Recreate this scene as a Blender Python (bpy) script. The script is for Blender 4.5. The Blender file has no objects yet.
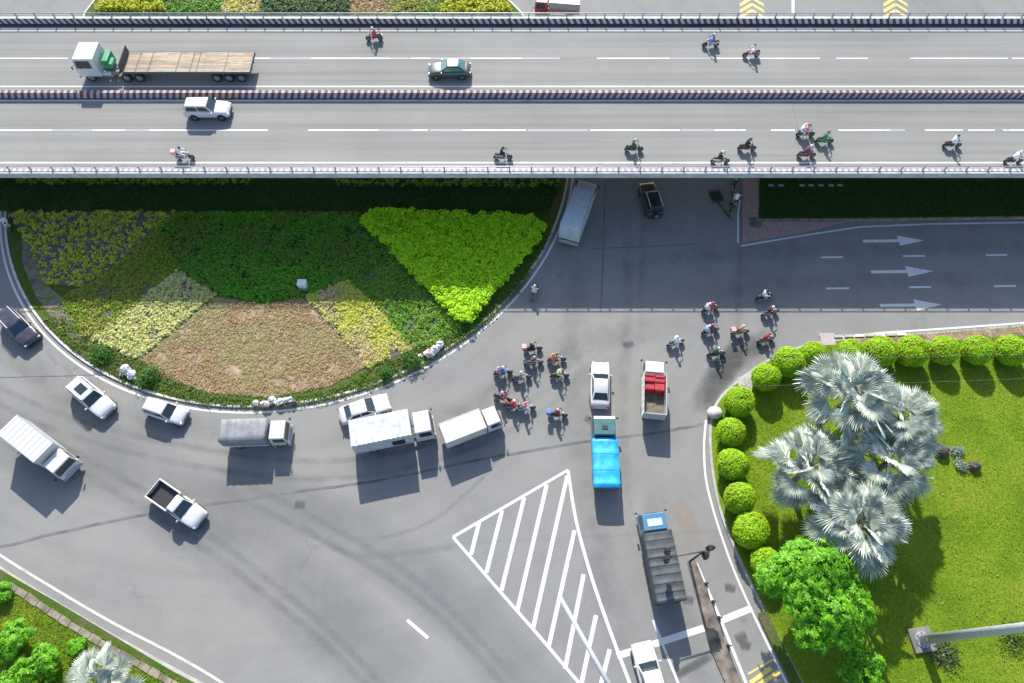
import bpy, bmesh, math, random
import numpy as np
from mathutils import Vector, Matrix
random.seed(7); rng = np.random.default_rng(7)
S = bpy.context.scene; COL = S.collection
R = math.radians

# ------------------------------------------------------------------ camera, sky, sun, exposure
F_PX, TILT, CAM_H = 692.0, 26.8, 58.0
cd = bpy.data.cameras.new('camera'); cam = bpy.data.objects.new('camera', cd); COL.objects.link(cam)
cam.location = (0, 0, CAM_H); cam.rotation_euler = (R(TILT), 0, 0)
cd.sensor_width = 36; cd.lens = F_PX / 1024 * 36; cd.clip_start = 0.5; cd.clip_end = 5000
S.camera = cam
SUN_EL, SUN_AZ = 36.0, -8.0           # azimuth clockwise from +Y (north is up in the picture)
w = bpy.data.worlds.new('World'); S.world = w; w.use_nodes = True
nt = w.node_tree; sky = nt.nodes.new('ShaderNodeTexSky'); sky.sky_type = 'NISHITA'; sky.sun_disc = False
sky.sun_elevation = R(SUN_EL); sky.sun_rotation = R(SUN_AZ)
nt.links.new(sky.outputs[0], nt.nodes['Background'].inputs[0]); nt.nodes['Background'].inputs[1].default_value = 0.145
sd = bpy.data.lights.new('sun', 'SUN'); sun = bpy.data.objects.new('sun', sd); COL.objects.link(sun)
sd.energy = 4.6; sd.angle = R(0.55); sd.color = (1, .95, .87)
sv = Vector((math.sin(R(SUN_AZ)) * math.cos(R(SUN_EL)), math.cos(R(SUN_AZ)) * math.cos(R(SUN_EL)), math.sin(R(SUN_EL))))
sun.rotation_euler = sv.to_track_quat('Z', 'Y').to_euler(); sun.location = sv * 300
vs = S.view_settings; vs.view_transform = 'Standard'; vs.look = 'None'; vs.gamma = 1; vs.exposure = 0.9
vs.use_curve_mapping = False

# ------------------------------------------------------------------ helpers
def G(px, py, z=0.0):
    """world point at height z seen at that place of the picture (used as a surveyor's table)"""
    t = R(TILT); u = (px - 512) / F_PX; v = (341.5 - py) / F_PX
    d = Vector((u, v * math.cos(t) + math.sin(t), v * math.sin(t) - math.cos(t)))
    s = (z - CAM_H) / d.z
    return Vector((d.x * s, d.y * s, z))
def GP(pts, z=0.0): return [G(a, b, z) for a, b in pts]

def tag(o, label=None, cat=None, group=None, kind=None):
    if label: o['label'] = label
    if cat: o['category'] = cat
    if group: o['group'] = group
    if kind: o['kind'] = kind
    return o
def empty(name, loc=(0, 0, 0), rz=0.0):
    o = bpy.data.objects.new(name, None); COL.objects.link(o); o.location = loc; o.rotation_euler = (0, 0, rz)
    o.empty_display_size = .3
    return o

class MB:
    def __init__(s): s.v = []; s.f = []; s.m = []
    def add(s, vs_, fs, mi=0):
        b = len(s.v); s.v += [tuple(p) for p in vs_]
        s.f += [tuple(i + b for i in f) for f in fs]; s.m += [mi] * len(fs); return s
    def box(s, c, d, mi=0, rz=0.0, rx=0.0, ry=0.0):
        h = [x / 2 for x in d]; M = Matrix.Translation(c) @ Matrix.Rotation(rz, 4, 'Z') @ Matrix.Rotation(ry, 4, 'Y') @ Matrix.Rotation(rx, 4, 'X')
        P = [M @ Vector((x * h[0], y * h[1], z * h[2])) for x in (-1, 1) for y in (-1, 1) for z in (-1, 1)]
        return s.add(P, [(0, 1, 3, 2), (4, 6, 7, 5), (0, 4, 5, 1), (2, 3, 7, 6), (0, 2, 6, 4), (1, 5, 7, 3)], mi)
    def hexa(s, b, t, mi=0):       # b, t: four corners each, same winding (ccw from above)
        return s.add(list(b) + list(t), [(3, 2, 1, 0), (4, 5, 6, 7)] + [(i, (i + 1) % 4, 4 + (i + 1) % 4, 4 + i) for i in range(4)], mi)
    def prism(s, poly, z0, z1, mi=0):
        n = len(poly); a = sum(poly[i][0] * poly[(i + 1) % n][1] - poly[(i + 1) % n][0] * poly[i][1] for i in range(n))
        if a < 0: poly = list(reversed(poly))
        V = [(p[0], p[1], z0) for p in poly] + [(p[0], p[1], z1) for p in poly]
        return s.add(V, [tuple(range(n - 1, -1, -1)), tuple(range(n, 2 * n))] + [(i, (i + 1) % n, n + (i + 1) % n, n + i) for i in range(n)], mi)
    def sheet(s, poly, z, mi=0):
        n = len(poly); a = sum(poly[i][0] * poly[(i + 1) % n][1] - poly[(i + 1) % n][0] * poly[i][1] for i in range(n))
        if a < 0: poly = list(reversed(poly))
        return s.add([(p[0], p[1], z) for p in poly], [tuple(range(n))], mi)
    def tube(s, p0, p1, r0, r1=None, n=10, mi=0, caps=True):
        r1 = r0 if r1 is None else r1; p0 = Vector(p0); p1 = Vector(p1); d = (p1 - p0).normalized()
        a = d.orthogonal().normalized(); b = d.cross(a)
        V = [p + (a * math.cos(t) + b * math.sin(t)) * r for p, r in ((p0, r0), (p1, r1)) for t in [2 * math.pi * k / n for k in range(n)]]
        F = [(i, (i + 1) % n, n + (i + 1) % n, n + i) for i in range(n)]
        if caps: F += [tuple(range(n - 1, -1, -1)), tuple(range(n, 2 * n))]
        return s.add(V, F, mi)
    def path(s, pts, r, n=8, mi=0):
        for a, b in zip(pts, pts[1:]): s.tube(a, b, r, r, n, mi)
        return s
    def loft(s, rings, mi=0, caps=True, close=True):
        n = len(rings[0]); V = [p for r in rings for p in r]; F = []
        for k in range(len(rings) - 1):
            for i in range(n if close else n - 1):
                j = (i + 1) % n; F.append((k * n + i, k * n + j, (k + 1) * n + j, (k + 1) * n + i))
        if caps: F += [tuple(range(n - 1, -1, -1)), tuple(range((len(rings) - 1) * n, len(rings) * n))]
        return s.add(V, F, mi)
    def ball(s, c, r, nu=12, nv=8, mi=0, jit=0.0):
        r = (r, r, r) if not isinstance(r, (tuple, list)) else r
        V = [(c[0], c[1], c[2] - r[2])]; F = []
        for j in range(1, nv):
            ph = -math.pi / 2 + math.pi * j / nv
            for i in range(nu):
                th = 2 * math.pi * i / nu; q = 1 + random.uniform(-jit, jit)
                V.append((c[0] + r[0] * math.cos(ph) * math.cos(th) * q, c[1] + r[1] * math.cos(ph) * math.sin(th) * q, c[2] + r[2] * math.sin(ph) * q))
        V.append((c[0], c[1], c[2] + r[2])); T = len(V) - 1
        for i in range(nu): F.append((0, 1 + (i + 1) % nu, 1 + i)); F.append((T, T - nu + i, T - nu + (i + 1) % nu))
        for j in range(nv - 2):
            for i in range(nu):
                a = 1 + j * nu + i; b = 1 + j * nu + (i + 1) % nu; F.append((a, b, b + nu, a + nu))
        return s.add(V, F, mi)
    def mesh(s, name, smooth=False):
        me = bpy.data.meshes.new(name); me.from_pydata(s.v, [], s.f); me.polygons.foreach_set('material_index', s.m)
        if smooth: me.polygons.foreach_set('use_smooth', [True] * len(s.f))
        bm = bmesh.new(); bm.from_mesh(me); bmesh.ops.recalc_face_normals(bm, faces=bm.faces); bm.to_mesh(me); bm.free()
        me.update(); return me

def obj(name, mb, mats, parent=None, smooth=False, bevel=0.0, sub=0, seg=2):
    me = mb.mesh(name, smooth) if isinstance(mb, MB) else mb
    if not isinstance(mats, (list, tuple)): mats = [mats]
    if not me.materials:
        for m in mats: me.materials.append(m)
    o = bpy.data.objects.new(name, me); COL.objects.link(o)
    if parent: o.parent = parent
    if bevel:
        b = o.modifiers.new('bevel', 'BEVEL'); b.width = bevel; b.segments = seg; b.limit_method = 'ANGLE'; b.angle_limit = R(35)
    if sub:
        q = o.modifiers.new('sub', 'SUBSURF'); q.levels = sub; q.render_levels = sub
    return o
def struct(name, mb, mats, **k):
    o = obj(name, mb, mats, **k); o['kind'] = 'structure'; return o
def flat(name, mb, mats, **k):                     # upward-facing sheets
    me = bpy.data.meshes.new(name); me.from_pydata(mb.v, [], mb.f); me.polygons.foreach_set('material_index', mb.m); me.update()
    return struct(name, me, mats, **k)

# ------------------------------------------------------------------ materials
MC = {}
def nodes(name):
    m = bpy.data.materials.new(name); m.use_nodes = True
    return m, m.node_tree.nodes, m.node_tree.links, m.node_tree.nodes['Principled BSDF']
def mixc(N, L, fac, a, b, mode='MIX'):
    x = N.new('ShaderNodeMix'); x.data_type = 'RGBA'; x.blend_type = mode; x.clamp_result = False
    for inp, val in ((0, fac), (6, a), (7, b)):
        if hasattr(val, 'is_linked') or hasattr(val, 'links'): L.new(val, x.inputs[inp])
        elif inp == 0: x.inputs[0].default_value = val
        else: x.inputs[inp].default_value = (*val[:3], 1)
    return x.outputs[2]
def noise(N, L, vec, scale, detail=4, rough=.55):
    n = N.new('ShaderNodeTexNoise'); n.inputs['Scale'].default_value = scale; n.inputs['Detail'].default_value = detail
    n.inputs['Roughness'].default_value = rough
    if vec is not None: L.new(vec, n.inputs['Vector'])
    return n.outputs[0]
def ramp(N, L, fac, stops):
    r = N.new('ShaderNodeValToRGB'); e = r.color_ramp.elements
    while len(e) < len(stops): e.new(.5)
    for q, (p, c) in zip(e, stops):
        q.position = p; q.color = (*(c if isinstance(c, (tuple, list)) else (c, c, c)), 1)
    L.new(fac, r.inputs[0]); return r.outputs[0]
def mapping(N, L, vec, scale, rot=0):
    m = N.new('ShaderNodeMapping'); m.inputs['Scale'].default_value = scale; m.inputs['Rotation'].default_value = (0, 0, rot)
    L.new(vec, m.inputs[0]); return m.outputs[0]
def bump(N, L, P, h, strength=.3, dist=.02):
    b = N.new('ShaderNodeBump'); b.inputs['Strength'].default_value = strength; b.inputs['Distance'].default_value = dist
    L.new(h, b.inputs['Height']); L.new(b.outputs[0], P.inputs['Normal'])
def mat(name, col, rough=.6, metal=0.0, var=.12, scale=3.0, coat=0.0, spec=.5, bmp=0.0):
    if name in MC: return MC[name]
    m, N, L, P = nodes(name); tc = N.new('ShaderNodeTexCoord').outputs['Object']
    f = ramp(N, L, noise(N, L, tc, scale), [(.3, 0), (.7, 1)])
    L.new(mixc(N, L, f, [c * (1 - var) for c in col], [min(1, c * (1 + var)) for c in col]), P.inputs['Base Color'])
    P.inputs['Roughness'].default_value = rough; P.inputs['Metallic'].default_value = metal
    P.inputs['Coat Weight'].default_value = coat; P.inputs['Coat Roughness'].default_value = .08
    P.inputs['Specular IOR Level'].default_value = spec
    if bmp: bump(N, L, P, noise(N, L, tc, scale * 6), bmp)
    MC[name] = m; return m
def paint(name, col, rough=.35): # vehicle lacquer with a breath of dust
    if name in MC: return MC[name]
    m, N, L, P = nodes(name); tc = N.new('ShaderNodeTexCoord').outputs['Object']
    f = ramp(N, L, noise(N, L, tc, 1.7, 6), [(.42, 0), (.8, .35)])
    L.new(mixc(N, L, f, col, [.55 * c + .45 * .32 for c in col]), P.inputs['Base Color'])
    P.inputs['Roughness'].default_value = rough; P.inputs['Coat Weight'].default_value = .6; P.inputs['Coat Roughness'].default_value = .06
    MC[name] = m; return m
def leafmat(name, cols, patch=None, pscale=.25, trans=.3, rough=.55):
    if name in MC: return MC[name]
    m, N, L, P = nodes(name)
    g = N.new('ShaderNodeNewGeometry'); n = len(cols)
    c = ramp(N, L, g.outputs['Random Per Island'], [(i / max(1, n - 1), q) for i, q in enumerate(cols)])
    tc = N.new('ShaderNodeTexCoord').outputs['Object']
    if patch:
        f = ramp(N, L, noise(N, L, tc, pscale, 3), [(.42, 0), (.62, 1)])
        c = mixc(N, L, f, c, patch)
    L.new(c, P.inputs['Base Color']); P.inputs['Roughness'].default_value = rough
    P.inputs['Specular IOR Level'].default_value = .25
    t = N.new('ShaderNodeBsdfTranslucent'); L.new(c, t.inputs[0])
    x = N.new('ShaderNodeMixShader'); x.inputs[0].default_value = trans
    L.new(P.outputs[0], x.inputs[1]); L.new(t.outputs[0], x.inputs[2])
    L.new(x.outputs[0], N['Material Output'].inputs[0]); MC[name] = m; return m

RC = (-23.74, 52.64)       # centre of the roundabout
def asphalt():
    m, N, L, P = nodes('asphalt'); tc = N.new('ShaderNodeTexCoord').outputs['Object']
    sub = N.new('ShaderNodeVectorMath'); sub.operation = 'SUBTRACT'; L.new(tc, sub.inputs[0]); sub.inputs[1].default_value = (RC[0], RC[1], 0)
    ln = N.new('ShaderNodeVectorMath'); ln.operation = 'LENGTH'; L.new(sub.outputs[0], ln.inputs[0])
    sx = N.new('ShaderNodeSeparateXYZ'); L.new(sub.outputs[0], sx.inputs[0])
    at = N.new('ShaderNodeMath'); at.operation = 'ARCTAN2'; L.new(sx.outputs[1], at.inputs[0]); L.new(sx.outputs[0], at.inputs[1])
    cb = N.new('ShaderNodeCombineXYZ'); L.new(ln.outputs['Value'], cb.inputs[0]); L.new(at.outputs[0], cb.inputs[1])
    ring = noise(N, L, mapping(N, L, cb.outputs[0], (.55, 1.3, 1)), 1.0, 5, .6)       # traffic wear along the ring
    big = noise(N, L, tc, .045, 5, .6); mid = noise(N, L, tc, .32, 6, .65); fine = noise(N, L, tc, 9, 3, .7)
    c = ramp(N, L, big, [(.32, (.182, .183, .180)), (.5, (.198, .197, .188)), (.68, (.213, .210, .197))])
    c = mixc(N, L, 1.0, c, ramp(N, L, ring, [(.3, .92), (.5, 1.0), (.72, 1.05)]), 'MULTIPLY')
    c = mixc(N, L, 1.0, c, ramp(N, L, mid, [(.28, .90), (.5, 1.0), (.75, 1.05)]), 'MULTIPLY')
    c = mixc(N, L, 1.0, c, ramp(N, L, fine, [(.25, .84), (.75, 1.14)]), 'MULTIPLY')
    v = N.new('ShaderNodeTexVoronoi'); v.inputs['Scale'].default_value = .16; L.new(tc, v.inputs['Vector'])   # oil spots
    c = mixc(N, L, 1.0, c, ramp(N, L, v.outputs['Distance'], [(.0, .62), (.05, .9), (.09, 1)]), 'MULTIPLY')
    e = N.new('ShaderNodeTexVoronoi'); e.feature = 'DISTANCE_TO_EDGE'; e.inputs['Scale'].default_value = .13          # hairline cracks
    dv = N.new('ShaderNodeVectorMath'); dv.operation = 'MULTIPLY_ADD'; nz = N.new('ShaderNodeTexNoise'); nz.inputs['Scale'].default_value = .8; nz.inputs['Detail'].default_value = 6; L.new(tc, nz.inputs['Vector'])
    L.new(nz.outputs['Color'], dv.inputs[0]); dv.inputs[1].default_value = (2.2, 2.2, 0); L.new(tc, dv.inputs[2]); L.new(dv.outputs[0], e.inputs['Vector'])
    ck = mixc(N, L, ramp(N, L, noise(N, L, tc, .06, 2), [(.56, 0), (.64, 1)]), (1, 1, 1), ramp(N, L, e.outputs['Distance'], [(.0, .84), (.008, .9), (.012, 1)]))
    c = mixc(N, L, 1.0, c, ck, 'MULTIPLY')
    L.new(c, P.inputs['Base Color']); P.inputs['Roughness'].default_value = .85; P.inputs['Specular IOR Level'].default_value = .3
    bump(N, L, P, fine, .25, .01); return m
def deckmat():
    m, N, L, P = nodes('deck_asphalt'); tc = N.new('ShaderNodeTexCoord').outputs['Object']
    st = noise(N, L, mapping(N, L, tc, (.02, 1.1, 1)), 1.0, 5, .6); big = noise(N, L, tc, .08, 5, .6); fine = noise(N, L, tc, 8, 3, .7)
    c = ramp(N, L, st, [(.3, (.165, .165, .156)), (.5, (.202, .200, .188)), (.7, (.228, .225, .210))])
    c = mixc(N, L, 1.0, c, ramp(N, L, big, [(.3, .9), (.7, 1.07)]), 'MULTIPLY')
    c = mixc(N, L, 1.0, c, ramp(N, L, fine, [(.25, .9), (.75, 1.08)]), 'MULTIPLY')
    L.new(c, P.inputs['Base Color']); P.inputs['Roughness'].default_value = .85; P.inputs['Specular IOR Level'].default_value = .3
    bump(N, L, P, fine, .2, .01); return m
def linepaint(name, col, wear=.45):
    m, N, L, P = nodes(name); tc = N.new('ShaderNodeTexCoord').outputs['Object']
    f = ramp(N, L, noise(N, L, tc, .9, 8, .7), [(wear - .16, 1), (wear - .02, 0)])
    L.new(mixc(N, L, f, col, (.3, .3, .3)), P.inputs['Base Color']); P.inputs['Roughness'].default_value = .7; return m
def grassmat(name, a, b, c2, s1=.35):
    m, N, L, P = nodes(name); tc = N.new('ShaderNodeTexCoord').outputs['Object']
    n1 = noise(N, L, tc, s1, 5, .65); n2 = noise(N, L, tc, 5, 6, .75)
    c = ramp(N, L, n1, [(.3, a), (.5, b), (.72, c2)])
    c = mixc(N, L, 1.0, c, ramp(N, L, n2, [(.25, .5), (.5, 1), (.8, 1.5)]), 'MULTIPLY')
    L.new(c, P.inputs['Base Color']); P.inputs['Roughness'].default_value = .9; P.inputs['Specular IOR Level'].default_value = .1
    bump(N, L, P, n2, .8, .08); return m
def stripes(name, slant, hi, lo, period=.58):       # painted barrier stripes
    m, N, L, P = nodes(name); tc = N.new('ShaderNodeTexCoord').outputs['Object']
    s = N.new('ShaderNodeSeparateXYZ'); L.new(tc, s.inputs[0])
    a = N.new('ShaderNodeMath'); a.operation = 'MULTIPLY_ADD'; L.new(s.outputs[2], a.inputs[0]); a.inputs[1].default_value = slant; L.new(s.outputs[0], a.inputs[2])
    b = N.new('ShaderNodeMath'); b.operation = 'DIVIDE'; L.new(a.outputs[0], b.inputs[0]); b.inputs[1].default_value = period
    f = N.new('ShaderNodeMath'); f.operation = 'FRACT'; L.new(b.outputs[0], f.inputs[0])
    k = ramp(N, L, f.outputs[0], [(.0, 0), (.06, 1), (.5, 1), (.56, 0)])
    c = mixc(N, L, k, lo, hi)
    d = ramp(N, L, noise(N, L, tc, 1.3, 6, .7), [(.3, .7), (.7, 1.1)])
    L.new(mixc(N, L, 1.0, c, d, 'MULTIPLY'), P.inputs['Base Color']); P.inputs['Roughness'].default_value = .8; return m

ASPH = asphalt(); DECK = deckmat()
WHITE_LINE = linepaint('white_line_paint', (.55, .55, .54), .45); YELLOW_LINE = linepaint('yellow_line_paint', (.60, .45, .12), .43)
WORN_LINE = linepaint('worn_line_paint', (.42, .42, .42), .5)
CONC = mat('concrete', (.34, .33, .31), .9, var=.22, scale=1.4, bmp=.2); PALE = mat('pale_kerb_paint', (.5, .48, .44), .85, var=.25, scale=2)
DIRT = mat('dry_soil', (.27, .19, .13), .95, var=.4, scale=1.5, bmp=.5); SOIL = mat('dark_soil', (.12, .10, .10), .95, var=.4, scale=2.5, bmp=.5)
BRICK = mat('paving_brick', (.3, .2, .18), .9, var=.25, scale=5, bmp=.2)
GLASS = mat('tinted_glass', (.018, .03, .038), .04, var=.05, spec=.8); TEAL_GLASS = mat('teal_glass', (.03, .14, .14), .05, var=.05, spec=.8)
RUBBER = mat('tyre_rubber', (.022, .022, .022), .85); RIM = mat('wheel_rim', (.35, .35, .36), .4, .7); BLACK = mat('black_plastic', (.02, .02, .022), .5)
STEEL = mat('galvanised_steel', (.42, .44, .46), .45, .6); GREYP = mat('grey_paint', (.3, .31, .33), .5)
LAMP = mat('lamp_lens', (.7, .72, .74), .1, var=.03, spec=.8); TAIL = mat('tail_lens', (.35, .015, .012), .2)
WHITE = paint('white_lacquer', (.50, .50, .495)); CHASSIS = mat('chassis_steel', (.05, .055, .06), .7)

# ------------------------------------------------------------------ the setting: ground, road, markings
GRASS_FAR = grassmat('far_grass', (.035, .06, .015), (.06, .09, .02), (.1, .1, .04), .02)
flat('ground', MB().sheet([(-1500, -1500), (1500, -1500), (1500, 1500), (-1500, 1500)], -.06), GRASS_FAR)
flat('road', MB().sheet([(-150, -60), (150, -60), (150, 170), (-150, 170)], 0), ASPH)

def ribbon(mb, pts, width, z, mi=0, w1=None):
    pts = [Vector((p[0], p[1], 0)) for p in pts]; n = len(pts); A = []; B = []
    for i, p in enumerate(pts):
        d = (pts[min(i + 1, n - 1)] - pts[max(i - 1, 0)]).normalized(); q = Vector((-d.y, d.x, 0))
        wd = width if w1 is None else width + (w1 - width) * i / (n - 1)
        A.append(p + q * wd / 2); B.append(p - q * wd / 2)
    for i in range(n - 1):
        mb.add([(*B[i][:2], z), (*B[i + 1][:2], z), (*A[i + 1][:2], z), (*A[i][:2], z)], [(0, 1, 2, 3)], mi)
    return mb
def smooth_px(pts, k=6):                 # Catmull-Rom through picture points
    out = []; P = [Vector((*p, 0)) for p in pts]; n = len(P)
    for i in range(n - 1):
        a, b, c, d = P[max(i - 1, 0)], P[i], P[i + 1], P[min(i + 2, n - 1)]
        for t in [j / k for j in range(k)]:
            out.append(.5 * ((2 * b) + (c - a) * t + (2 * a - 5 * b + 4 * c - d) * t * t + (3 * b - a - 3 * c + d) * t ** 3))
    out.append(P[-1]); return [(p.x, p.y) for p in out]
LZ = [0]
def line(pts, width=.18, z=.006, m=None, name='road_marking'):
    LZ[0] += 1; z += .0004 * LZ[0]
    return flat(name, ribbon(MB(), pts, width, z), m or WHITE_LINE)

ISL_R = 30.0
def arc(r, a0, a1, n=60): return [(RC[0] + r * math.cos(R(a0 + (a1 - a0) * i / n)), RC[1] + r * math.sin(R(a0 + (a1 - a0) * i / n))) for i in range(n + 1)]
line(arc(30.45, -172, 2, 90), .2)                               # edge line round the island
# gore triangle
a, b = G(453, 537), G(568, 470)
line([a, b], .24); line([a, *GP([(497, 588), (540, 637), (580, 684), (620, 730)])], .24)
line(GP(smooth_px([(568, 470), (576, 520), (590, 572), (607, 622), (630, 684), (650, 735)])), .26)
hat = MB()
zs = lambda x, y: G(440 + x / 3.063, 460 + y / 3.063)
for i, (p, q) in enumerate([((120, 190), (95, 290)), ((190, 155), (142, 345)), ((258, 115), (188, 400)), ((327, 75), (237, 460)), ((390, 48), (285, 515)), ((412, 215), (333, 570)),
             ((440, 350), (383, 640)), ((478, 475), (432, 690)), ((520, 580), (492, 690))]):
    ribbon(hat, [zs(*p), zs(*q)], .33, .0052)
flat('road_marking', hat, WHITE_LINE)
line(GP([(407, 620), (428, 638)]), .25); 
line(GP([(617, 656), (704, 628)]), .5); line(GP([(720, 621), (752, 608)]), .5, .007)
line(GP([(653, 620), (664, 648), (685, 700)]), .2, .011)
line(GP(smooth_px([(706, 420), (704, 450), (708, 490), (727, 552), (750, 607), (787, 684), (812, 735)])), .18, .009)
line(GP([(696, 563), (722, 623), (746, 683), (765, 730)]), .24, .012)
line(GP([(750, 683), (771, 668)]), .3, .013, YELLOW_LINE); line(GP([(757, 686), (780, 671)]), .3, .013, YELLOW_LINE); line(GP([(748, 674), (774, 659)]), .14, .013, YELLOW_LINE)
# right-hand road
line(GP([(741, 246), (800, 236), (860, 227), (930, 224), (1030, 222.5), (1120, 221)]), .2); line(GP([(738, 243), (738, 214), (740, 200)]), .18, .01)
line(GP([(1100, 319), (1024, 323), (940, 329), (880, 333), (820, 340)]), .2)
for x0, x1, y in [(821, 843, 257.5), (903, 925, 256.3), (986, 1007, 255.3), (826, 849, 288.6), (909, 931, 287.4), (994, 1016, 286.3), (1066, 1088, 254), (1076, 1098, 285.5)]:
    line(GP([(x0, y), (x1, y - .4)]), .2)
for x0, x1, y in [(863, 924, 241.2), (871, 933, 272), (880, 942, 305.5)]:
    p, q = G(x0, y), G(x1, y - .8); d = (q - p).normalized(); n = Vector((-d.y, d.x, 0)); h = q - d * 2.6; m_ = MB()
    m_.sheet([p - n * .17, h - n * .17, h - n * .62, q, h + n * .62, h + n * .17, p + n * .17], .007); flat('road_arrow', m_, WHITE_LINE)
# the road beyond the flyover
line(GP([(793, 14), (793, -8)]), .35); 
for cx in (751.5, 895):
    mb = MB()
    for k in range(5):
        y = 16 - k * 6.2
        for sgn in (-1, 1):
            p0, p1 = G(cx + sgn * .3, y - 7), G(cx + sgn * 12, y); mb.sheet([p0, p1, p1 + Vector((0, -.55, 0)), p0 + Vector((0, -.55, 0))], .008)
    flat('road_marking', mb, YELLOW_LINE)
# south-western edge line and verge
SW = smooth_px([(-80, 500), (0, 555), (60, 592), (115, 624), (175, 655), (230, 688), (300, 740)])
line(GP(SW), .2, .006, linepaint('old_edge_paint', (.46, .44, .40), .5))
# joints, cracks and skid marks in the asphalt
CRACK = mat('joint_sealant', (.12, .12, .12), .9, var=.4, scale=.6); STAIN = mat('oil_stain', (.035, .035, .036), .6)
SKID = linepaint('skid_mark', (.115, .115, .117), .42)
def wob(pts, a=.05): return [(p[0] + random.uniform(-a, a), p[1] + random.uniform(-a, a)) for p in pts]
line(wob(GP(smooth_px([(-60, 560), (0, 547), (70, 530), (150, 514), (260, 497), (380, 480), (500, 456), (590, 441), (660, 432), (703, 424)], 8))), .22, .003, CRACK, 'road_joint')
line(wob(GP(smooth_px([(-40, 378), (60, 376), (200, 372), (300, 370)], 8)), .03), .08, .003, CRACK, 'road_joint')
line(wob(GP([(605, 180), (603, 260), (601, 312)]), .03), .1, .003, CRACK, 'road_joint'); pass
line(wob(GP([(590, 249), (640, 247), (700, 244)]), .06), .12, .0035, CRACK, 'road_joint')
def decal(name, col, lo=.3, hi=.75, amt=.8, sc=.5):
    m, N, L, P = nodes(name); at = N.new('ShaderNodeAttribute'); at.attribute_name = 'cover'; tc = N.new('ShaderNodeTexCoord').outputs['Object']
    k = ramp(N, L, noise(N, L, tc, sc, 6, .65), [(lo, 0), (hi, amt)])
    q = N.new('ShaderNodeMath'); q.operation = 'MULTIPLY'; L.new(k, q.inputs[0]); L.new(at.outputs['Fac'], q.inputs[1])
    P.inputs['Base Color'].default_value = (*col, 1); P.inputs['Roughness'].default_value = .85
    t = N.new('ShaderNodeBsdfTransparent'); x = N.new('ShaderNodeMixShader'); L.new(q.outputs[0], x.inputs[0]); L.new(t.outputs[0], x.inputs[1]); L.new(P.outputs[0], x.inputs[2])
    L.new(x.outputs[0], N['Material Output'].inputs[0]); return m
TYRE = decal('tyre_wear', (.10, .10, .102), .32, .75, .26); DAMP_SHADOW = decal('damp_and_shadow', (.075, .075, .077), .15, .6, .7, .8); DUST = decal('pale_dust', (.34, .335, .32), .3, .75, .6); BLUISH = decal('older_asphalt', (.165, .17, .182), .25, .6, .4, .12)
def smear(pxpts, width, m, name='tyre_wear', k=8):
    """a worn band that fades out at its rim"""
    LZ[0] += 1; pts = [Vector((p[0], p[1], 0)) for p in GP(smooth_px(pxpts, k))]; n = len(pts); V = []; A = []; F = []
    for i, p in enumerate(pts):
        d = (pts[min(i + 1, n - 1)] - pts[max(i - 1, 0)]).normalized(); q = Vector((-d.y, d.x, 0)); e = min(1, i / (n * .2), (n - 1 - i) / (n * .2))
        for u, c in ((-1, 0), (-.5, .7), (0, 1), (.5, .7), (1, 0)): w_ = p + q * u * width * (.5 + random.uniform(0, .06)); V.append((w_.x, w_.y, .001 + .00012 * LZ[0])); A.append(c * e)
    for i in range(n - 1):
        for j in range(4): a_ = i * 5 + j; F.append((a_, a_ + 5, a_ + 6, a_ + 1))
    me = bpy.data.meshes.new(name); me.from_pydata(V, [], F); at = me.attributes.new('cover', 'FLOAT', 'POINT'); at.data.foreach_set('value', A); me.update()
    return struct(name, me, m)
smear([(340, 540), (390, 536), (430, 522), (462, 497), (490, 470), (510, 440)], .45, TYRE); smear([(300, 525), (335, 548), (370, 556), (430, 550), (470, 545)], .7, TYRE)
SOFT = decal('soft_tyre_wear', (.12, .12, .122), .3, .7, .3, .6)
for o_ in (-9, 9):
    smear([(-60, 420 + o_), (60, 455 + o_), (190, 530 + o_), (330, 640 + o_), (420, 740 + o_)], .75, SOFT); smear([(200, 470 + o_), (330, 535 + o_), (430, 600 + o_), (540, 715 + o_)], .7, SOFT); smear([(-60, 360 + o_), (40, 415 + o_), (170, 452 + o_), (330, 470 + o_), (470, 440 + o_), (560, 390 + o_)], .7, SOFT)
smear([(-80, 400), (120, 470), (300, 590), (420, 720)], 7, BLUISH, 'older_asphalt'); smear([(180, 470), (330, 520), (470, 620), (560, 730)], 5, BLUISH, 'older_asphalt')
smear([(560, 180), (575, 300), (580, 420), (600, 560), (640, 700)], 3, TYRE); smear([(625, 180), (628, 300), (622, 420), (630, 520)], 1.3, TYRE); smear([(655, 470), (660, 540), (690, 640), (712, 700)], 2.5, TYRE)
smear([(600, 262), (760, 252), (900, 248), (1060, 246)], 2.2, TYRE); smear([(640, 300), (780, 285), (900, 280), (1060, 278)], 2.2, TYRE); smear([(300, 440), (440, 420), (520, 380), (600, 340), (740, 320)], 3, TYRE)
smear([(655, 330), (662, 290), (680, 268), (700, 255)], 3.0, DUST, 'pale_dust'); smear([(-60, 525), (60, 600), (180, 662), (260, 715)], 3.4, DUST, 'pale_dust'); smear([(600, 470), (625, 500), (640, 560), (664, 640), (690, 720)], .9, DUST, 'pale_dust')
smear([(676, 500), (690, 530), (697, 560)], 1.8, decal('clay_dust', (.32, .25, .19), .3, .7, .6), 'clay_dust'); smear([(-10, 330), (60, 392), (160, 425), (300, 432)], 3, TYRE)
smear([(775, 338), (748, 348), (725, 368), (708, 395), (705, 415)], 2.6, DAMP_SHADOW, 'damp_and_shadow'); smear([(742, 345), (730, 362), (716, 385)], 2.4, DAMP_SHADOW, 'damp_and_shadow')
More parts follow.
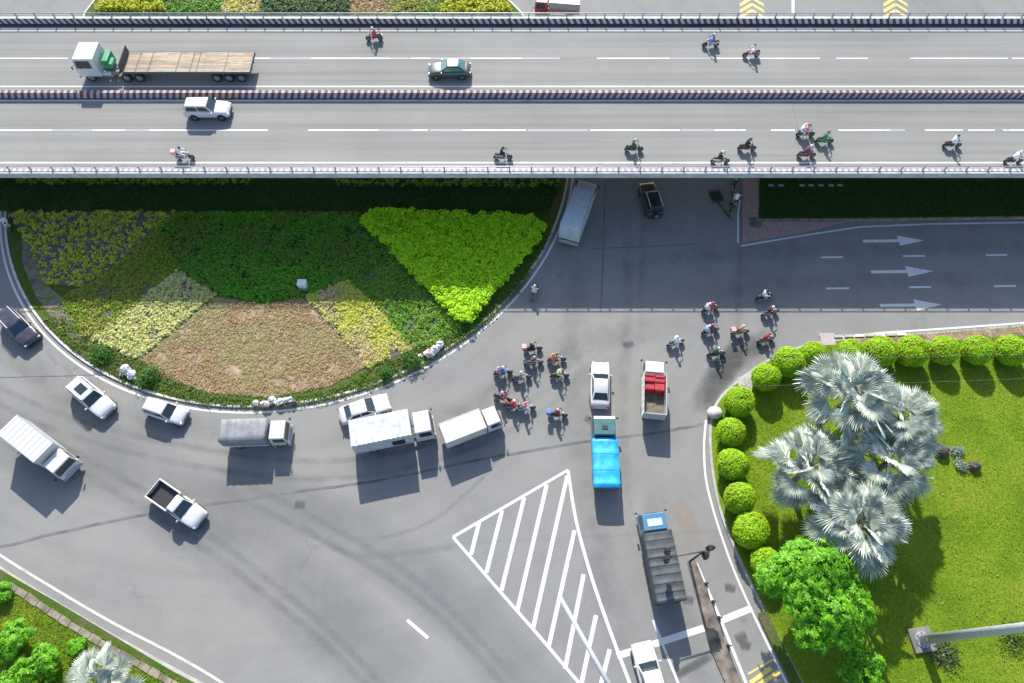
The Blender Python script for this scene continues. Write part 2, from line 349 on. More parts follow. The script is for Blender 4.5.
smear([(740, 240), (739, 310), (738, 350)], .8, TYRE); smear([(645, 200), (642, 260), (640, 330)], .9, TYRE); smear([(672, 678), (690, 668), (714, 654)], .7, DAMP_SHADOW, 'damp_and_shadow')  # the last band paints the signal arm's shadow onto the road
for c_ in ((716, 196),): smear([(c_[0] - 7, c_[1] + 1), c_, (c_[0] + 7, c_[1] - 1)], 1.9, decal('oil_stain', (.02, .02, .021), .0, .2, .95), 'oil_stain'); smear([(716, 199), (723, 209), (733, 222)], .45, DAMP_SHADOW, 'oil_stain')
for c_ in ((688, 600), (730, 588), (741, 637), (745, 645), (628, 345), (300, 505), (590, 420)): smear([(c_[0] - 6, c_[1] + random.uniform(-4, 4)), c_, (c_[0] + 6, c_[1] + random.uniform(-4, 4))], .8, DAMP_SHADOW, 'oil_stain')

# ------------------------------------------------------------------ raised ground: island, park, verges
GR1 = grassmat('lawn_grass', (.075, .15, .008), (.12, .20, .010), (.17, .22, .018), .22)
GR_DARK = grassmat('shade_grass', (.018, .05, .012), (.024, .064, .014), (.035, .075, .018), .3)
GR_EDGE = grassmat('verge_grass', (.12, .10, .055), (.06, .10, .015), (.045, .1, .012), .35)
def terrace(name, poly, top, m, kerb=.22, kz=.15, km=None, kname='kerb'):
    """kerb ring of real height with the ground inside it"""
    n = len(poly); area = sum(poly[i][0] * poly[(i + 1) % n][1] - poly[(i + 1) % n][0] * poly[i][1] for i in range(n))
    if area < 0: poly = list(reversed(poly))
    V = [Vector((p[0], p[1], 0)) for p in poly]; I = []
    for i in range(n):
        d = (V[(i + 1) % n] - V[i - 1]).normalized(); I.append(V[i] + Vector((-d.y, d.x, 0)) * kerb)
    mb = MB()
    for i in range(n):
        j = (i + 1) % n
        mb.hexa([(*V[i][:2], -.05), (*V[j][:2], -.05), (*I[j][:2], -.05), (*I[i][:2], -.05)], [(*V[i][:2], kz), (*V[j][:2], kz), (*I[j][:2], kz), (*I[i][:2], kz)])
    o = bpy.data.meshes.new(kname); o.from_pydata(mb.v, [], mb.f); o.update(); struct(kname, o, km or PALE)
    flat(name, MB().sheet([(p.x, p.y) for p in I], top), m); return I
def circ_poly(r, n=160): return [(RC[0] + r * math.cos(2 * math.pi * i / n), RC[1] + r * math.sin(2 * math.pi * i / n)) for i in range(n)]
# the island is round in the south; its northern end is stretched a little towards the east and west
isl = [p for p in circ_poly(30.0) if p[1] < 66] 
isl.sort(key=lambda p: math.atan2(p[1] - RC[1], p[0] - RC[0]) % (2 * math.pi) if False else (-(math.atan2(p[1] - RC[1], p[0] - RC[0]) + math.pi * 1.5) % (2 * math.pi)))
isl += [tuple(G(84, 14)[:2]), tuple(G(97, -3)[:2]), tuple(G(140, -22)[:2]), tuple(G(300, -34)[:2]), tuple(G(450, -25)[:2]), tuple(G(507, -2)[:2]), tuple(G(523, 14)[:2])]
cc = (RC[0], RC[1] + 6); isl.sort(key=lambda p: math.atan2(p[1] - cc[1], p[0] - cc[0]))
terrace('island_lawn', isl, .16, GR_EDGE)
park = GP(smooth_px([(1180, 314), (1024, 323 + 2), (940, 332), (880, 336), (830, 340), (795, 348), (765, 361), (735, 382), (716, 402), (709, 425), (710, 462), (718, 508), (735, 553), (757, 600), (790, 665), (830, 740)], 4)) + [Vector((40, -60, 0)), Vector((110, -60, 0)), Vector((110, 33, 0))]
terrace('park_lawn', park, .16, GR1, km=CONC)
# a worn dry strip along the park kerb
flat('dirt_path', ribbon(MB(), GP(smooth_px([(762, 612), (775, 640), (800, 690), (822, 735)]), .16), .8, .166), GR_EDGE)
flat('dirt_path', ribbon(MB(), GP(smooth_px([(1150, 326), (1010, 332), (930, 338), (850, 342)]), .16), .9, .166), DIRT)
verge = GP(smooth_px([(-80, 512), (0, 566), (60, 603), (115, 635), (175, 668), (222, 695), (290, 752)], 4)) + [Vector((-20, -60, 0)), Vector((-140, -60, 0)), Vector((-140, 30, 0))]
terrace('verge_lawn', verge, .16, GR1, km=CONC)
flat('dirt_path', ribbon(MB(), GP(smooth_px([(-80, 522), (0, 575), (55, 607), (110, 640), (165, 673), (210, 700), (270, 752)]), .16), .7, .166), GR_EDGE)
# right-hand strip beside and below the flyover
strip = [tuple(G(757, 221)[:2]), tuple(G(850, 221)[:2]), tuple(G(1024, 218.5)[:2]), tuple(G(1250, 216)[:2]), (115, 62), (31, 62), (30.2, 55), tuple(G(757, 175)[:2])]
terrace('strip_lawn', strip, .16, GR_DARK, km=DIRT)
apron = GP([(742, 243), (742, 176), (757, 176), (757, 221.8), (845, 222), (800, 233)])
mb = MB().prism([p[:2] for p in apron], -.05, .12); struct('pavement', mb, BRICK)
flat('drain_cover', MB().sheet(GP([(749, 217), (762, 217), (762, 227), (749, 227)], .125), .126), SOIL)

for i, x in enumerate((771, 781, 802, 811, 821, 831, 840)):
    o = obj('stepping_slab', MB().box((0, 0, .02), (.55, .28, .1)), CONC, bevel=.02); o.location = G(x, 185.5, .16); tag(o, 'small pale slab in the dark strip under the flyover edge, one of a row', 'slab', 'row of pale slabs in the shaded strip')

# ------------------------------------------------------------------ the flyover
ZD = 6.9
N_IN = G(512, 23.2, ZD).y; S_OUT = G(512, 171.5, ZD + .6).y; MED0 = G(512, 98.3, ZD).y
X0, X1 = -105, 105
fly = tag(empty('flyover', (0, (N_IN + S_OUT) / 2, 0)), 'long grey road flyover crossing the whole junction above the roundabout', 'flyover')
OY = fly.location.y
def fobj(name, mb, m, parent=None, **k):
    o = obj(name, mb, m, parent or fly, **k); o.location.y -= OY if parent is None else 0; return o
fobj('deck', MB().box((0, (N_IN + S_OUT) / 2, ZD - .1), (X1 - X0, N_IN - S_OUT, .2)), DECK)
for gy in np.linspace(S_OUT + 3.0, N_IN - 3.0, 6): fobj('girder', MB().box((0, gy, ZD - .85), (X1 - X0, .7, 1.29)), CONC)
for gx in (-92, -62, -32, 28, 58, 88):
    fobj('crossbeam', MB().box((gx, OY, ZD - 2.05), (1.6, N_IN - S_OUT - 8, .9)), CONC, bevel=.05)
    for gy in (-3.2, 3.2):
        fobj('pier', MB().tube((gx, OY + gy, 0), (gx, OY + gy, ZD - 2.51), .75, n=20), CONC, smooth=True, bevel=.03)
ST_N = stripes('maroon_white_stripes', .55, (.12, .055, .075), (.55, .50, .53), .70); ST_M = stripes('maroon_grey_stripes', -.4, (.115, .06, .065), (.40, .34, .345), .66)
ST_S = stripes('faded_pink_stripes', .5, (.52, .50, .51), (.34, .24, .28), .58)
BARC = mat('barrier_concrete', (.42, .43, .44), .85, var=.18, scale=1.2)
# north parapet: sloping inner face, striped; capped by a plain top
def parapet(name, y0, y1, h, inner, striped, plain, lean=.12):
    """striped face on the south side"""
    mb = MB()
    pr = [(y0 - lean, ZD + .004), (y0 - lean, ZD + .12), (y0, ZD + h), (y1, ZD + h), (y1, ZD + .004)]
    rings = [[(x, p[0], p[1]) for p in pr] for x in (X0, X1)]; n = len(pr)
    V = rings[0] + rings[1]; F = [(i, (i + 1) % n, n + (i + 1) % n, n + i) for i in range(n)]
    mb.add(V, F + [tuple(range(n)), tuple(range(2 * n - 1, n - 1, -1))]); o = fobj(name, mb, [plain, striped])
    for p in o.data.polygons:
        c = p.center
        if p.normal.y < -.3 and c.z < ZD + h - .02 or (inner and p.normal.z > .5): p.material_index = 1
    return o
parapet('parapet', N_IN, N_IN + .32, .58, False, ST_N, BARC)
parapet('median_barrier', MED0 + .1, MED0 + .45, .62, True, ST_M, BARC)
parapet('parapet', S_OUT, S_OUT + .36, .6, True, BARC, BARC, 0)
mb = MB().box((0, S_OUT + .16, ZD + .605), (X1 - X0, .30, .03)); fobj('coping', mb, ST_S)
fobj('fascia', MB().box((0, S_OUT - .105, ZD + .26), (X1 - X0, .2, .62)), BARC)
# plain gutter at the south parapet, painted shade strips at the other barriers
fobj('gutter_and_shade_strip', MB().box((0, S_OUT + .7, ZD + .006), (X1 - X0, .55, .012)), BARC)
BASE_SHADE = mat('painted_base_shade', (.045, .038, .045), .9, var=.5, scale=.7)
for yy, wd in ((N_IN - .36, .42), (MED0 - .19, .28)): fobj('gutter_and_shade_strip', MB().box((0, yy, ZD + .006), (X1 - X0, wd, .012)), BASE_SHADE)  # near-black strips paint the shade at the north parapet and median bases
for y_, h in ((N_IN + .16, .58), (S_OUT + .14, .62)):
    rail = fobj('guard_rail', MB().tube((X0, y_, ZD + 1.12), (X1, y_, ZD + 1.12), .05, n=8).tube((X0, y_, ZD + .86), (X1, y_, ZD + .86), .025, n=6), STEEL, smooth=True)
    pm = MB().box((0, 0, (1.12 + h) / 2), (.13, .09, 1.12 - h), 0).box((0, 0, h + .015), (.26, .24, .03)).mesh('post'); pm.materials.append(GREYP)
    for k in range(80):
        p = bpy.data.objects.new('post', pm); COL.objects.link(p); p.parent = rail; p.location = (-80 + k * 2.03 + .6, y_, ZD)
# markings on the deck
mk = MB()
def dline(y, x0, x1, wd=.17):
    a = G(x0, y, ZD); b = G(x1, y, ZD); ribbon(mk, [(a.x, a.y), (b.x, a.y)], wd, ZD + .008)
def full(y, wd):
    a = G(512, y, ZD).y; ribbon(mk, [(X0, a), (X1, a)], wd, ZD + .016)
full(31.2, .17); full(86.6, .2); full(100.6, .2); full(162.8, .2)
for x0, x1 in [(-80, 68), (253, 270), (311, 391), (411, 430), (470, 522), (597, 670), (716, 820), (836, 868), (910, 1008), (1012, 1100)]: dline(58.3, x0, x1)
for x0, x1 in [(-60, 52), (92, 125), (149, 268), (308, 378), (412, 428), (462, 526), (590, 680), (714, 746), (771, 795), (838, 890), (925, 963), (968, 995), (1003, 1080)]: dline(130.2, x0, x1)
me = bpy.data.meshes.new('lane_marking'); me.from_pydata(mk.v, [], mk.f); me.update(); fobj('lane_marking', me, WHITE_LINE)
mk = MB()
for x0, x1 in [(270, 311), (391, 411), (430, 470), (522, 560), (671, 715)]: dline(58.3, x0, x1)
for x0, x1 in [(52, 92), (125, 149), (378, 412), (430, 462), (528, 588), (681, 713), (890, 905)]: dline(130.2, x0, x1)
me = bpy.data.meshes.new('lane_marking'); me.from_pydata(mk.v, [], mk.f); me.update(); fobj('lane_marking', me, linepaint('worn_out_paint', (.33, .33, .33), .42))
mj = MB()
for gx in (-62, 28): ribbon(mj, [(gx, S_OUT + .98), (gx, MED0 - .02)], .05, ZD + .004)
me = bpy.data.meshes.new('deck_joint'); me.from_pydata(mj.v, [], mj.f); me.update(); fobj('deck_joint', me, CRACK)

# ------------------------------------------------------------------ foliage tools
def in_poly(P, poly):
    x, y = P[:, 0], P[:, 1]; ins = np.zeros(len(P), bool); n = len(poly)
    for i in range(n):
        x1, y1 = poly[i][0], poly[i][1]; x2, y2 = poly[(i + 1) % n][0], poly[(i + 1) % n][1]
        c = ((y1 > y) != (y2 > y)) & (x < (x2 - x1) * (y - y1) / (y2 - y1 + 1e-12) + x1); ins ^= c
    return ins
def scatter(poly, n):
    a = np.array([[p[0], p[1]] for p in poly]); lo, hi = a.min(0), a.max(0); out = np.zeros((0, 2))
    while len(out) < n:
        q = rng.uniform(lo, hi, (n * 2, 2)); out = np.vstack([out, q[in_poly(q, a)]])
    return out[:n]
def unit(v): return v / (np.linalg.norm(v, axis=1, keepdims=True) + 1e-9)
def leaf_mesh(name, C, size, normal=None, spread=.6, aspect=.55):
    """one folded leaf (two triangles) per point"""
    n = len(C); size = np.broadcast_to(np.asarray(size, float), (n,))[:, None]
    base = np.tile([0, 0, 1.], (n, 1)) if normal is None else normal
    nn = unit(base + rng.normal(0, spread, (n, 3))); t = unit(np.cross(nn, rng.normal(0, 1, (n, 3)))); b = np.cross(nn, t)
    V = np.empty((n, 4, 3)); V[:, 0] = C - t * size * .5; V[:, 2] = C + t * size * .5
    V[:, 1] = C + b * size * aspect * .5 + nn * size * .1; V[:, 3] = C - b * size * aspect * .5 + nn * size * .1
    return quad_mesh(name, V)
def quad_mesh(name, V):
    n = len(V); me = bpy.data.meshes.new(name); me.vertices.add(n * 4); me.vertices.foreach_set('co', V.reshape(-1).astype(np.float32))
    me.loops.add(n * 4); me.loops.foreach_set('vertex_index', np.arange(n * 4, dtype=np.int32))
    me.polygons.add(n); me.polygons.foreach_set('loop_start', np.arange(0, n * 4, 4, dtype=np.int32))
    try: me.polygons.foreach_set('loop_total', np.full(n, 4, dtype=np.int32))
    except Exception: pass
    me.update(calc_edges=True); me.validate(); return me
def stuff(name, me, m, label, cat='plants'):
    return tag(obj(name, me, m), label, cat, kind='stuff')
def clumps(poly, n, per, r, h, z=.16):
    P = scatter(poly, n); keep = np.ones(len(P), bool)
    for q in P[:max(2, n // 420)]: keep &= ~((np.hypot(*(P - q).T) < rng.uniform(.25, .75)) & (rng.random(len(P)) < .75))
    P = P[keep] + rng.normal(0, .06, (keep.sum(), 2)); n = len(P); hh = h * rng.uniform(.5, 1.2, n); d = unit(rng.normal(0, 1, (n * per, 3))); d[:, 2] = np.abs(d[:, 2])
    rr = rng.uniform(.45, 1, (n * per, 1)) ** .5
    C = np.repeat(np.c_[P, np.full(n, z)], per, 0) + d * rr * np.c_[np.full(n * per, r), np.full(n * per, r), np.repeat(hh, per)]
    return C, d
def bed(label, pxpoly, n, per, r, h, leaf, m, base=None, name='flower_bed', cat='flower bed', spread=.7):
    poly = [p for p in GP(pxpoly, .16)]
    if base is not None: flat('bed_soil', MB().sheet(poly, .166 + .0004 * len(MC) + random.uniform(0, .006)), base)
    C, d = clumps(poly, n, per, r, h); C[:, 2] = np.maximum(C[:, 2], .175)
    return stuff(name, leaf_mesh(name, C, leaf * rng.uniform(.6, 1.3, len(C)), d * .3 + np.array([0, 0, 1.0]), spread * .7), m, label, cat)

# ------------------------------------------------------------------ planting on the island
YG = leafmat('yellow_green_leaves', [(.40, .46, .02), (.58, .62, .05), (.70, .70, .14)])
DG = leafmat('deep_green_leaves', [(.05, .20, .012), (.10, .34, .02), (.15, .44, .025), (.24, .52, .04)], (.17, .28, .04), .16)
OG = leafmat('olive_green_leaves', [(.13, .24, .012), (.22, .35, .015), (.31, .44, .03)], (.34, .36, .06), .22)
PY = leafmat('pale_yellow_leaves', [(.62, .62, .20), (.74, .74, .32), (.42, .44, .12), (.78, .76, .42)])
BR = leafmat('dry_brown_leaves', [(.46, .32, .15), (.62, .47, .25), (.26, .20, .10), (.54, .40, .20)], (.44, .40, .18), .22)
YB = leafmat('lime_yellow_leaves', [(.48, .52, .05), (.62, .64, .09), (.68, .68, .2)], (.60, .52, .25), .3)
LM = leafmat('bright_lime_leaves', [(.34, .66, .004), (.52, .82, .008), (.64, .86, .04), (.22, .50, .006)], None, .25, .45)
LY = leafmat('lemon_leaves', [(.42, .45, .01), (.56, .58, .03), (.34, .40, .01)])
GL = leafmat('lawn_blades', [(.09, .18, .006), (.14, .24, .008), (.20, .28, .015)], (.22, .26, .03), .16)
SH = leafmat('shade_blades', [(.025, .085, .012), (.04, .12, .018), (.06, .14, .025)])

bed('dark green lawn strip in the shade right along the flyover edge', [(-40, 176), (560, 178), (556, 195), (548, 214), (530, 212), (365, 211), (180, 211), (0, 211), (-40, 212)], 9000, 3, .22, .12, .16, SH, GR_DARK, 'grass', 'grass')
bed('scattered yellow green plants on bare grey soil at the island\'s west end', [(8, 212), (178, 212), (112, 268), (82, 287), (48, 284), (24, 236)], 800, 14, .23, .35, .2, YG, SOIL)
bed('deep green leafy ground cover filling the middle of the island', [(178, 213), (362, 214), (366, 224), (400, 262), (345, 281), (303, 296), (262, 303), (217, 295), (178, 268), (160, 226)], 6500, 8, .26, .42, .19, DG, GR_DARK)
bed('olive green ground cover band slanting down to the island\'s west kerb', [(160, 226), (178, 269), (96, 340), (78, 330), (62, 300), (84, 288), (114, 269)], 2300, 8, .25, .4, .18, OG, SOIL)
bed('pale yellow slanting bed beside the dry brown patch', [(178, 270), (216, 295), (139, 359), (93, 340)], 1500, 12, .22, .34, .2, PY, SOIL)
bed('dry brown fan shaped bed at the island\'s south side', [(217, 297), (262, 305), (303, 298), (338, 335), (366, 366), (330, 386), (270, 397), (210, 393), (160, 376), (141, 360)], 8000, 7, .18, .18, .13, BR, DIRT)
bed('lime yellow slanting bed east of the dry brown patch', [(304, 297), (348, 281), (378, 307), (412, 350), (368, 367), (340, 335)], 1900, 10, .23, .34, .18, YB, SOIL)
bed('mid green ground cover between the lime yellow bed and the bright hedge', [(348, 281), (400, 262), (455, 316), (462, 328), (438, 345), (412, 350), (378, 306)], 1900, 9, .26, .42, .19, leafmat('mid_green_leaves', [(.08, .22, .015), (.14, .32, .02), (.22, .40, .04)], (.26, .38, .06), .3), SOIL)
bed('low weedy grass along the southern kerb of the island', [(40, 318), (66, 318), (92, 342), (140, 362), (210, 396), (270, 400), (330, 391), (370, 371), (412, 352), (465, 328), (505, 290), (545, 232), (552, 232), (520, 292), (485, 325), (445, 354), (395, 382), (330, 401), (268, 409), (200, 404), (130, 385), (84, 360)], 2600, 5, .2, .18, .17, leafmat('weed_leaves', [(.05, .12, .01), (.09, .17, .015), (.16, .2, .04)]), None, 'grass', 'grass')
# bright hedge wedge: a mass of rounded bushes about a metre high
poly = [Vector((p.x, p.y, 0)) for p in GP([(361, 219), (368, 212), (380, 210), (532, 216), (545, 226), (543, 234), (470, 321), (462, 322), (450, 312)], .9)]
P = scatter(poly, 1500); z = .75 + .35 * rng.random(1500); per = 26
d = unit(rng.normal(0, 1, (1500 * per, 3))); d[:, 2] = np.abs(d[:, 2]) * 1.1
C = np.repeat(np.c_[P, z], per, 0) + d * np.array([.34, .34, .28]); side = scatter(poly, 100)
stuff('hedge_bed', leaf_mesh('hedge_bed', C, rng.uniform(.14, .26, len(C)), d * .5 + np.array([0, 0, 1.0]), .35, .75), LM, 'bright lime green triangular mass of bushes on the island', 'hedge')
ctr = np.array([[p.x, p.y] for p in poly]).mean(0)
inner = [(ctr[0] + (p.x - ctr[0]) * .97, ctr[1] + (p.y - ctr[1]) * .97) for p in poly]
hc = obj('hedge_core', MB().prism(inner, .1, .85), mat('hedge_inside', (.10, .22, .01), .9)); hc.parent = bpy.data.objects['hedge_bed']
# plants in the drip line of the flyover
for lab, pxs in (('row of small yellow green shrubs under the west part of the flyover edge', [(15, 178), (250, 180), (250, 185), (15, 184)]), ('row of small olive shrubs under the flyover edge above the bright hedge', [(330, 180), (560, 180), (556, 187), (330, 186)])):
    bed(lab, pxs, 170, 14, .24, .5, .2, OG, None, 'shrub_row', 'shrubs')
# far beds, north of the flyover
bed('lemon yellow bushes at the island\'s north west corner beyond the flyover', [(97, 12), (166, 12), (150, -8), (108, -8)], 900, 10, .35, .8, .3, LY, SOIL)
bed('lemon yellow bushes at the island\'s north east corner beyond the flyover', [(440, 14), (513, 14), (498, -8), (455, -8)], 900, 10, .35, .8, .3, LY, SOIL)
bed('dark green ground cover beyond the flyover beside the north west lemon bushes', [(166, 13), (222, 13), (222, -9), (150, -9)], 700, 8, .3, .5, .25, DG, SOIL)
bed('olive yellow plants beyond the flyover near the semi trailer', [(222, 13), (262, 13), (262, -9), (222, -9)], 550, 8, .28, .4, .25, YB, SOIL)
bed('blue green shrubs in the middle of the beds beyond the flyover', [(262, 13), (350, 13), (350, -9), (262, -9)], 1000, 9, .3, .55, .25, leafmat('blue_green_leaves', [(.05, .11, .04), (.08, .16, .06), (.1, .18, .05)]), SOIL)
bed('dry tan plants beyond the flyover behind the red rider', [(350, 13), (392, 13), (392, -9), (350, -9)], 550, 8, .25, .3, .22, BR, DIRT)
bed('fresh green ground cover beyond the flyover beside the north east lemon bushes', [(392, 13), (440, 13), (455, -9), (392, -9)], 600, 8, .3, .5, .25, OG, SOIL)
flat('bed_soil', MB().sheet(GP([(22, 236), (30, 240), (50, 288), (66, 300), (82, 332), (94, 342), (84, 348), (58, 326), (36, 296), (22, 262)], .16), .1655), mat('grey_soil', (.16, .135, .11), .95, var=.45, scale=.8, bmp=.4))
bed('sparse weeds on the bare grey soil near the western island kerb', [(22, 236), (30, 240), (50, 288), (66, 300), (94, 342), (84, 348), (58, 326), (30, 280)], 130, 7, .22, .2, .16, OG, None, 'weeds', 'weeds')
# small things on the island
t = tag(empty('utility_box', G(304, 287, .16)), 'small white square utility box standing in the deep green ground cover', 'utility box')
obj('cabinet', MB().box((0, 0, .42), (.78, .6, .84)), mat('box_paint', (.62, .64, .66), .5), t, bevel=.02); obj('lid', MB().box((0, 0, .875), (.86, .68, .06)), mat('box_paint', (.62, .64, .66)), t, bevel=.01); obj('plinth', MB().box((0, 0, 0), (.95, .8, .12)), CONC, t)
def leaf_shrub(name, loc, r, h, n, m, label, group=None, cat='shrub', leaf=.2):
    t = tag(empty(name, loc), label, cat, group)
    d = unit(rng.normal(0, 1, (n, 3))); d[:, 2] = np.abs(d[:, 2]); bl = rng.normal(0, .28, (9, 3)) * [r, r, h * .5]
    C = d * rng.uniform(.5, 1, (n, 1)) * [r * .8, r * .8, h * .8] + bl[rng.integers(0, 9, n)] ; C[:, 2] = np.abs(C[:, 2]) + .06
    obj('foliage', leaf_mesh('foliage', C, leaf * rng.uniform(.6, 1.3, n), d * .6 + np.array([0, 0, .6]), .5), m, t)
    mb = MB()
    for k in range(5): mb.tube((0, 0, -.05), (math.cos(k * 1.3) * r * .4, math.sin(k * 1.3) * r * .4, h * .6), .03, .012, 6)
    obj('stem', mb, mat('twig_bark', (.09, .065, .045), .9), t); return t
WD = leafmat('shrub_leaves', [(.03, .11, .012), (.05, .17, .02), (.09, .22, .03)])
for px, py, r, lab in [(104, 355, 1.15, 'leafy green shrub at the island kerb above the white car with sunroof'), (152, 379, 1.0, 'round green shrub at the island kerb above the small white hatchback'), (413, 362, .85, 'green shrub at the island kerb beside the pale litter heap'), (388, 374, .55, 'small low green shrub on the island verge above the white sedan')]:
    leaf_shrub('kerb_shrub', G(px, py, .16), r, .9 * r + .2, 700, WD, lab)
BAG = mat('pale_plastic', (.52, .52, .53), .5, var=.3, scale=4); BAGP = mat('pinkish_plastic', (.55, .42, .42), .45, var=.3, scale=4); BAGD = mat('dark_plastic', (.07, .06, .065), .4)
def bag(px, py, r, m, label, group):
    mb = MB().ball((0, 0, r * .55), (r, r * .75, r * .6), 9, 6, 0, .34).ball((r * .55, r * .3, r * .3), (r * .5, r * .4, r * .35), 8, 5, 0, .3).tube((0, 0, r * .9), (r * .25, 0, r * 1.35), r * .2, r * .32, 6); o = obj('litter_bag', mb, m); tag(o, label, 'litter bag', group)
    o.location = G(px, py, .16); o.rotation_euler = (0, 0, random.uniform(0, 6))
for px, py, r, m, lab in [(127, 371, .55, BAG, 'large pale litter bag on top of the heap by the west kerb shrubs'), (133, 376, .5, BAG, 'pale litter bag nearest the road in the heap by the west kerb shrubs'), (123, 374, .3, BAGP, 'small pinkish bag in the heap between the two west kerb shrubs'),
        (256, 404, .32, BAG, 'single white litter bag, westernmost on the kerb above the tarp truck'), (266, 405, .42, BAGP, 'pinkish litter bag in the row on the kerb above the tarp truck'), (272, 401, .4, BAG, 'white litter bag second in the row above the tarp truck'), (280, 403, .42, BAG, 'white litter bag in the middle of the row above the tarp truck'), (288, 401, .42, BAG, 'white litter bag at the eastern end of the row above the tarp truck'), (294, 403, .3, BAGD, 'small dark bag ending the row above the tarp truck'),
        (429, 355, .5, BAGP, 'pinkish litter bag at the low end of the heap on the south east kerb'), (435, 351, .5, BAG, 'large white litter bag in the heap on the south east kerb'), (440, 346, .45, BAG, 'white litter bag at the top of the heap on the south east kerb'), (420, 357, .26, BAG, 'small white bag lying left of the south east litter heap')]:
    bag(px, py, r, m, lab, 'litter bags on the island kerb')

# ------------------------------------------------------------------ the park: lawn, clipped balls, palms, trees
vis = GP([(1040, 322), (880, 336), (800, 352), (740, 384), (716, 408), (716, 470), (740, 550), (790, 650), (812, 690), (1040, 690)], .16)
P = scatter(vis, 60000); C = np.c_[P, np.full(len(P), .2)]
nz = rng.normal(0, .55, (len(P), 3)) + [0, 0, .7]
stuff('grass', leaf_mesh('grass', C, rng.uniform(.06, .14, len(C)), nz, .5, .35), GL, 'mown sunny green lawn of the park inside the right hand kerb', 'grass')
vis = GP([(-20, 572), (60, 612), (115, 645), (215, 700), (-20, 700)], .16); P = scatter(vis, 14000)
stuff('grass', leaf_mesh('grass', np.c_[P, np.full(len(P), .2)], rng.uniform(.08, .2, len(P)), rng.normal(0, .5, (len(P), 3)) + [0, 0, .7], .5, .35), GL, 'green verge grass in the lower left corner of the junction', 'grass')
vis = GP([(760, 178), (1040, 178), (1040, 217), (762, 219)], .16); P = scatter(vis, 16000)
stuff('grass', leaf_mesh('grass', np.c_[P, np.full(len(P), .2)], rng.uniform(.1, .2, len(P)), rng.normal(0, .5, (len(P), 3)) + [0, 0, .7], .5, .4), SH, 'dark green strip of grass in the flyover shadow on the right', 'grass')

P = scatter(GP([(900, 360), (1024, 350), (1040, 690), (800, 690), (760, 560), (740, 440)], .16), 900)
stuff('fallen_leaves', leaf_mesh('fallen_leaves', np.c_[P, np.full(900, .235)], rng.uniform(.08, .2, 900), None, .3), leafmat('fallen_leaf', [(.3, .2, .08), (.42, .33, .14), (.2, .13, .06)]), 'dry fallen leaves scattered over the park lawn', 'leaves')
BALL = leafmat('topiary_leaves', [(.22, .42, .008), (.36, .60, .014), (.48, .70, .03), (.26, .47, .01)], (.32, .50, .02), .9, .45)
TRUNK = mat('tree_bark', (.12, .09, .065), .95, var=.35, scale=6, bmp=.5)
def ball_mesh(seed):
    global rng
    rng = np.random.default_rng(seed); n = 5200
    d = unit(rng.normal(0, 1, (n, 3))); q = rng.normal(0, 1, (40, 3)); q = unit(q)
    lump = np.max(d @ q.T, 1); rr = (1.12 + .16 * (lump - .85) / .15) * rng.uniform(.86, 1.03, n)
    C = d * rr[:, None] * [1, 1, .92]
    return leaf_mesh('crown', C, rng.uniform(.11, .2, n), d + np.array([0, 0, .5]), .4, .7)
bms = [ball_mesh(s) for s in (11, 12, 13, 14)]
for b_ in bms: b_.materials.append(BALL)
core = MB().ball((0, 0, 0), (.98, .98, .9), 18, 12, 0, .03).mesh('twigs', True); core.materials.append(mat('hedge_twigs', (.06, .13, .01)))
tk = MB().tube((0, 0, -.05), (0.03, 0, 1.2), .13, .09, 10).mesh('trunk', True); tk.materials.append(TRUNK)
balls = [(1012, 350, 1.2, 'by the right picture edge, last along the upper kerb'), (977, 350, 1.18, 'second from the right in the row along the upper kerb'), (944, 350, 1.16, 'third from the right in the row along the upper kerb'), (912, 351, 1.16, 'fourth from the right in the row along the upper kerb'), (880, 351, 1.22, 'just right of the tallest palm in the upper row'),
         (851, 352, 1.0, 'directly behind the tallest palm\'s crown'), (813, 354, 1.0, 'smaller, left of the tallest palm'), (789, 362, 1.3, 'at the rounded kerb corner, largest of all'), (766, 377, 1.12, 'beside the grey concrete patch at the rounded corner'), (739, 402, 1.2, 'above the pale boulder on the rounded kerb'), (731, 432, 1.1, 'just below the pale boulder on the kerb'), (733, 464, 1.12, 'left of the silver palm nearest the road'), (740, 498, 1.16, 'second one below the palm nearest the road'), (751, 530, 1.18, 'last free standing one above the broad tree'), (765, 562, 1.05, 'half hidden under the broad tree\'s left edge'), (845, 434, .95, 'sunk between the silver palms')]
for i, (px, py, s, lab) in enumerate(balls):
    zc = .16 + 1.35 if i < 15 else 3.4; p = G(px, py, zc)
    t = tag(empty('topiary_ball', (p.x, p.y, .16), random.uniform(0, 6)), ('clipped lime ball bush ' + lab), 'topiary', 'clipped ball bushes along the park kerb')
    for me_, zz, s_ in ((bms[i % 4], zc - .16, s), (tk, 0, 1)):
        o = bpy.data.objects.new('crown' if me_ is not tk else 'trunk', me_); COL.objects.link(o); o.parent = t; o.location = (0, 0, zz); s_ *= 1 if me_ is tk else random.uniform(.83, .97); o.scale = (s_, s_ * (1 if me_ is tk else random.uniform(.92, 1.08)), s_ * (1 if me_ is tk else random.uniform(.92, 1.04)))
        if me_ is not tk:
            k = bpy.data.objects.new('twigs', core); COL.objects.link(k); k.parent = o

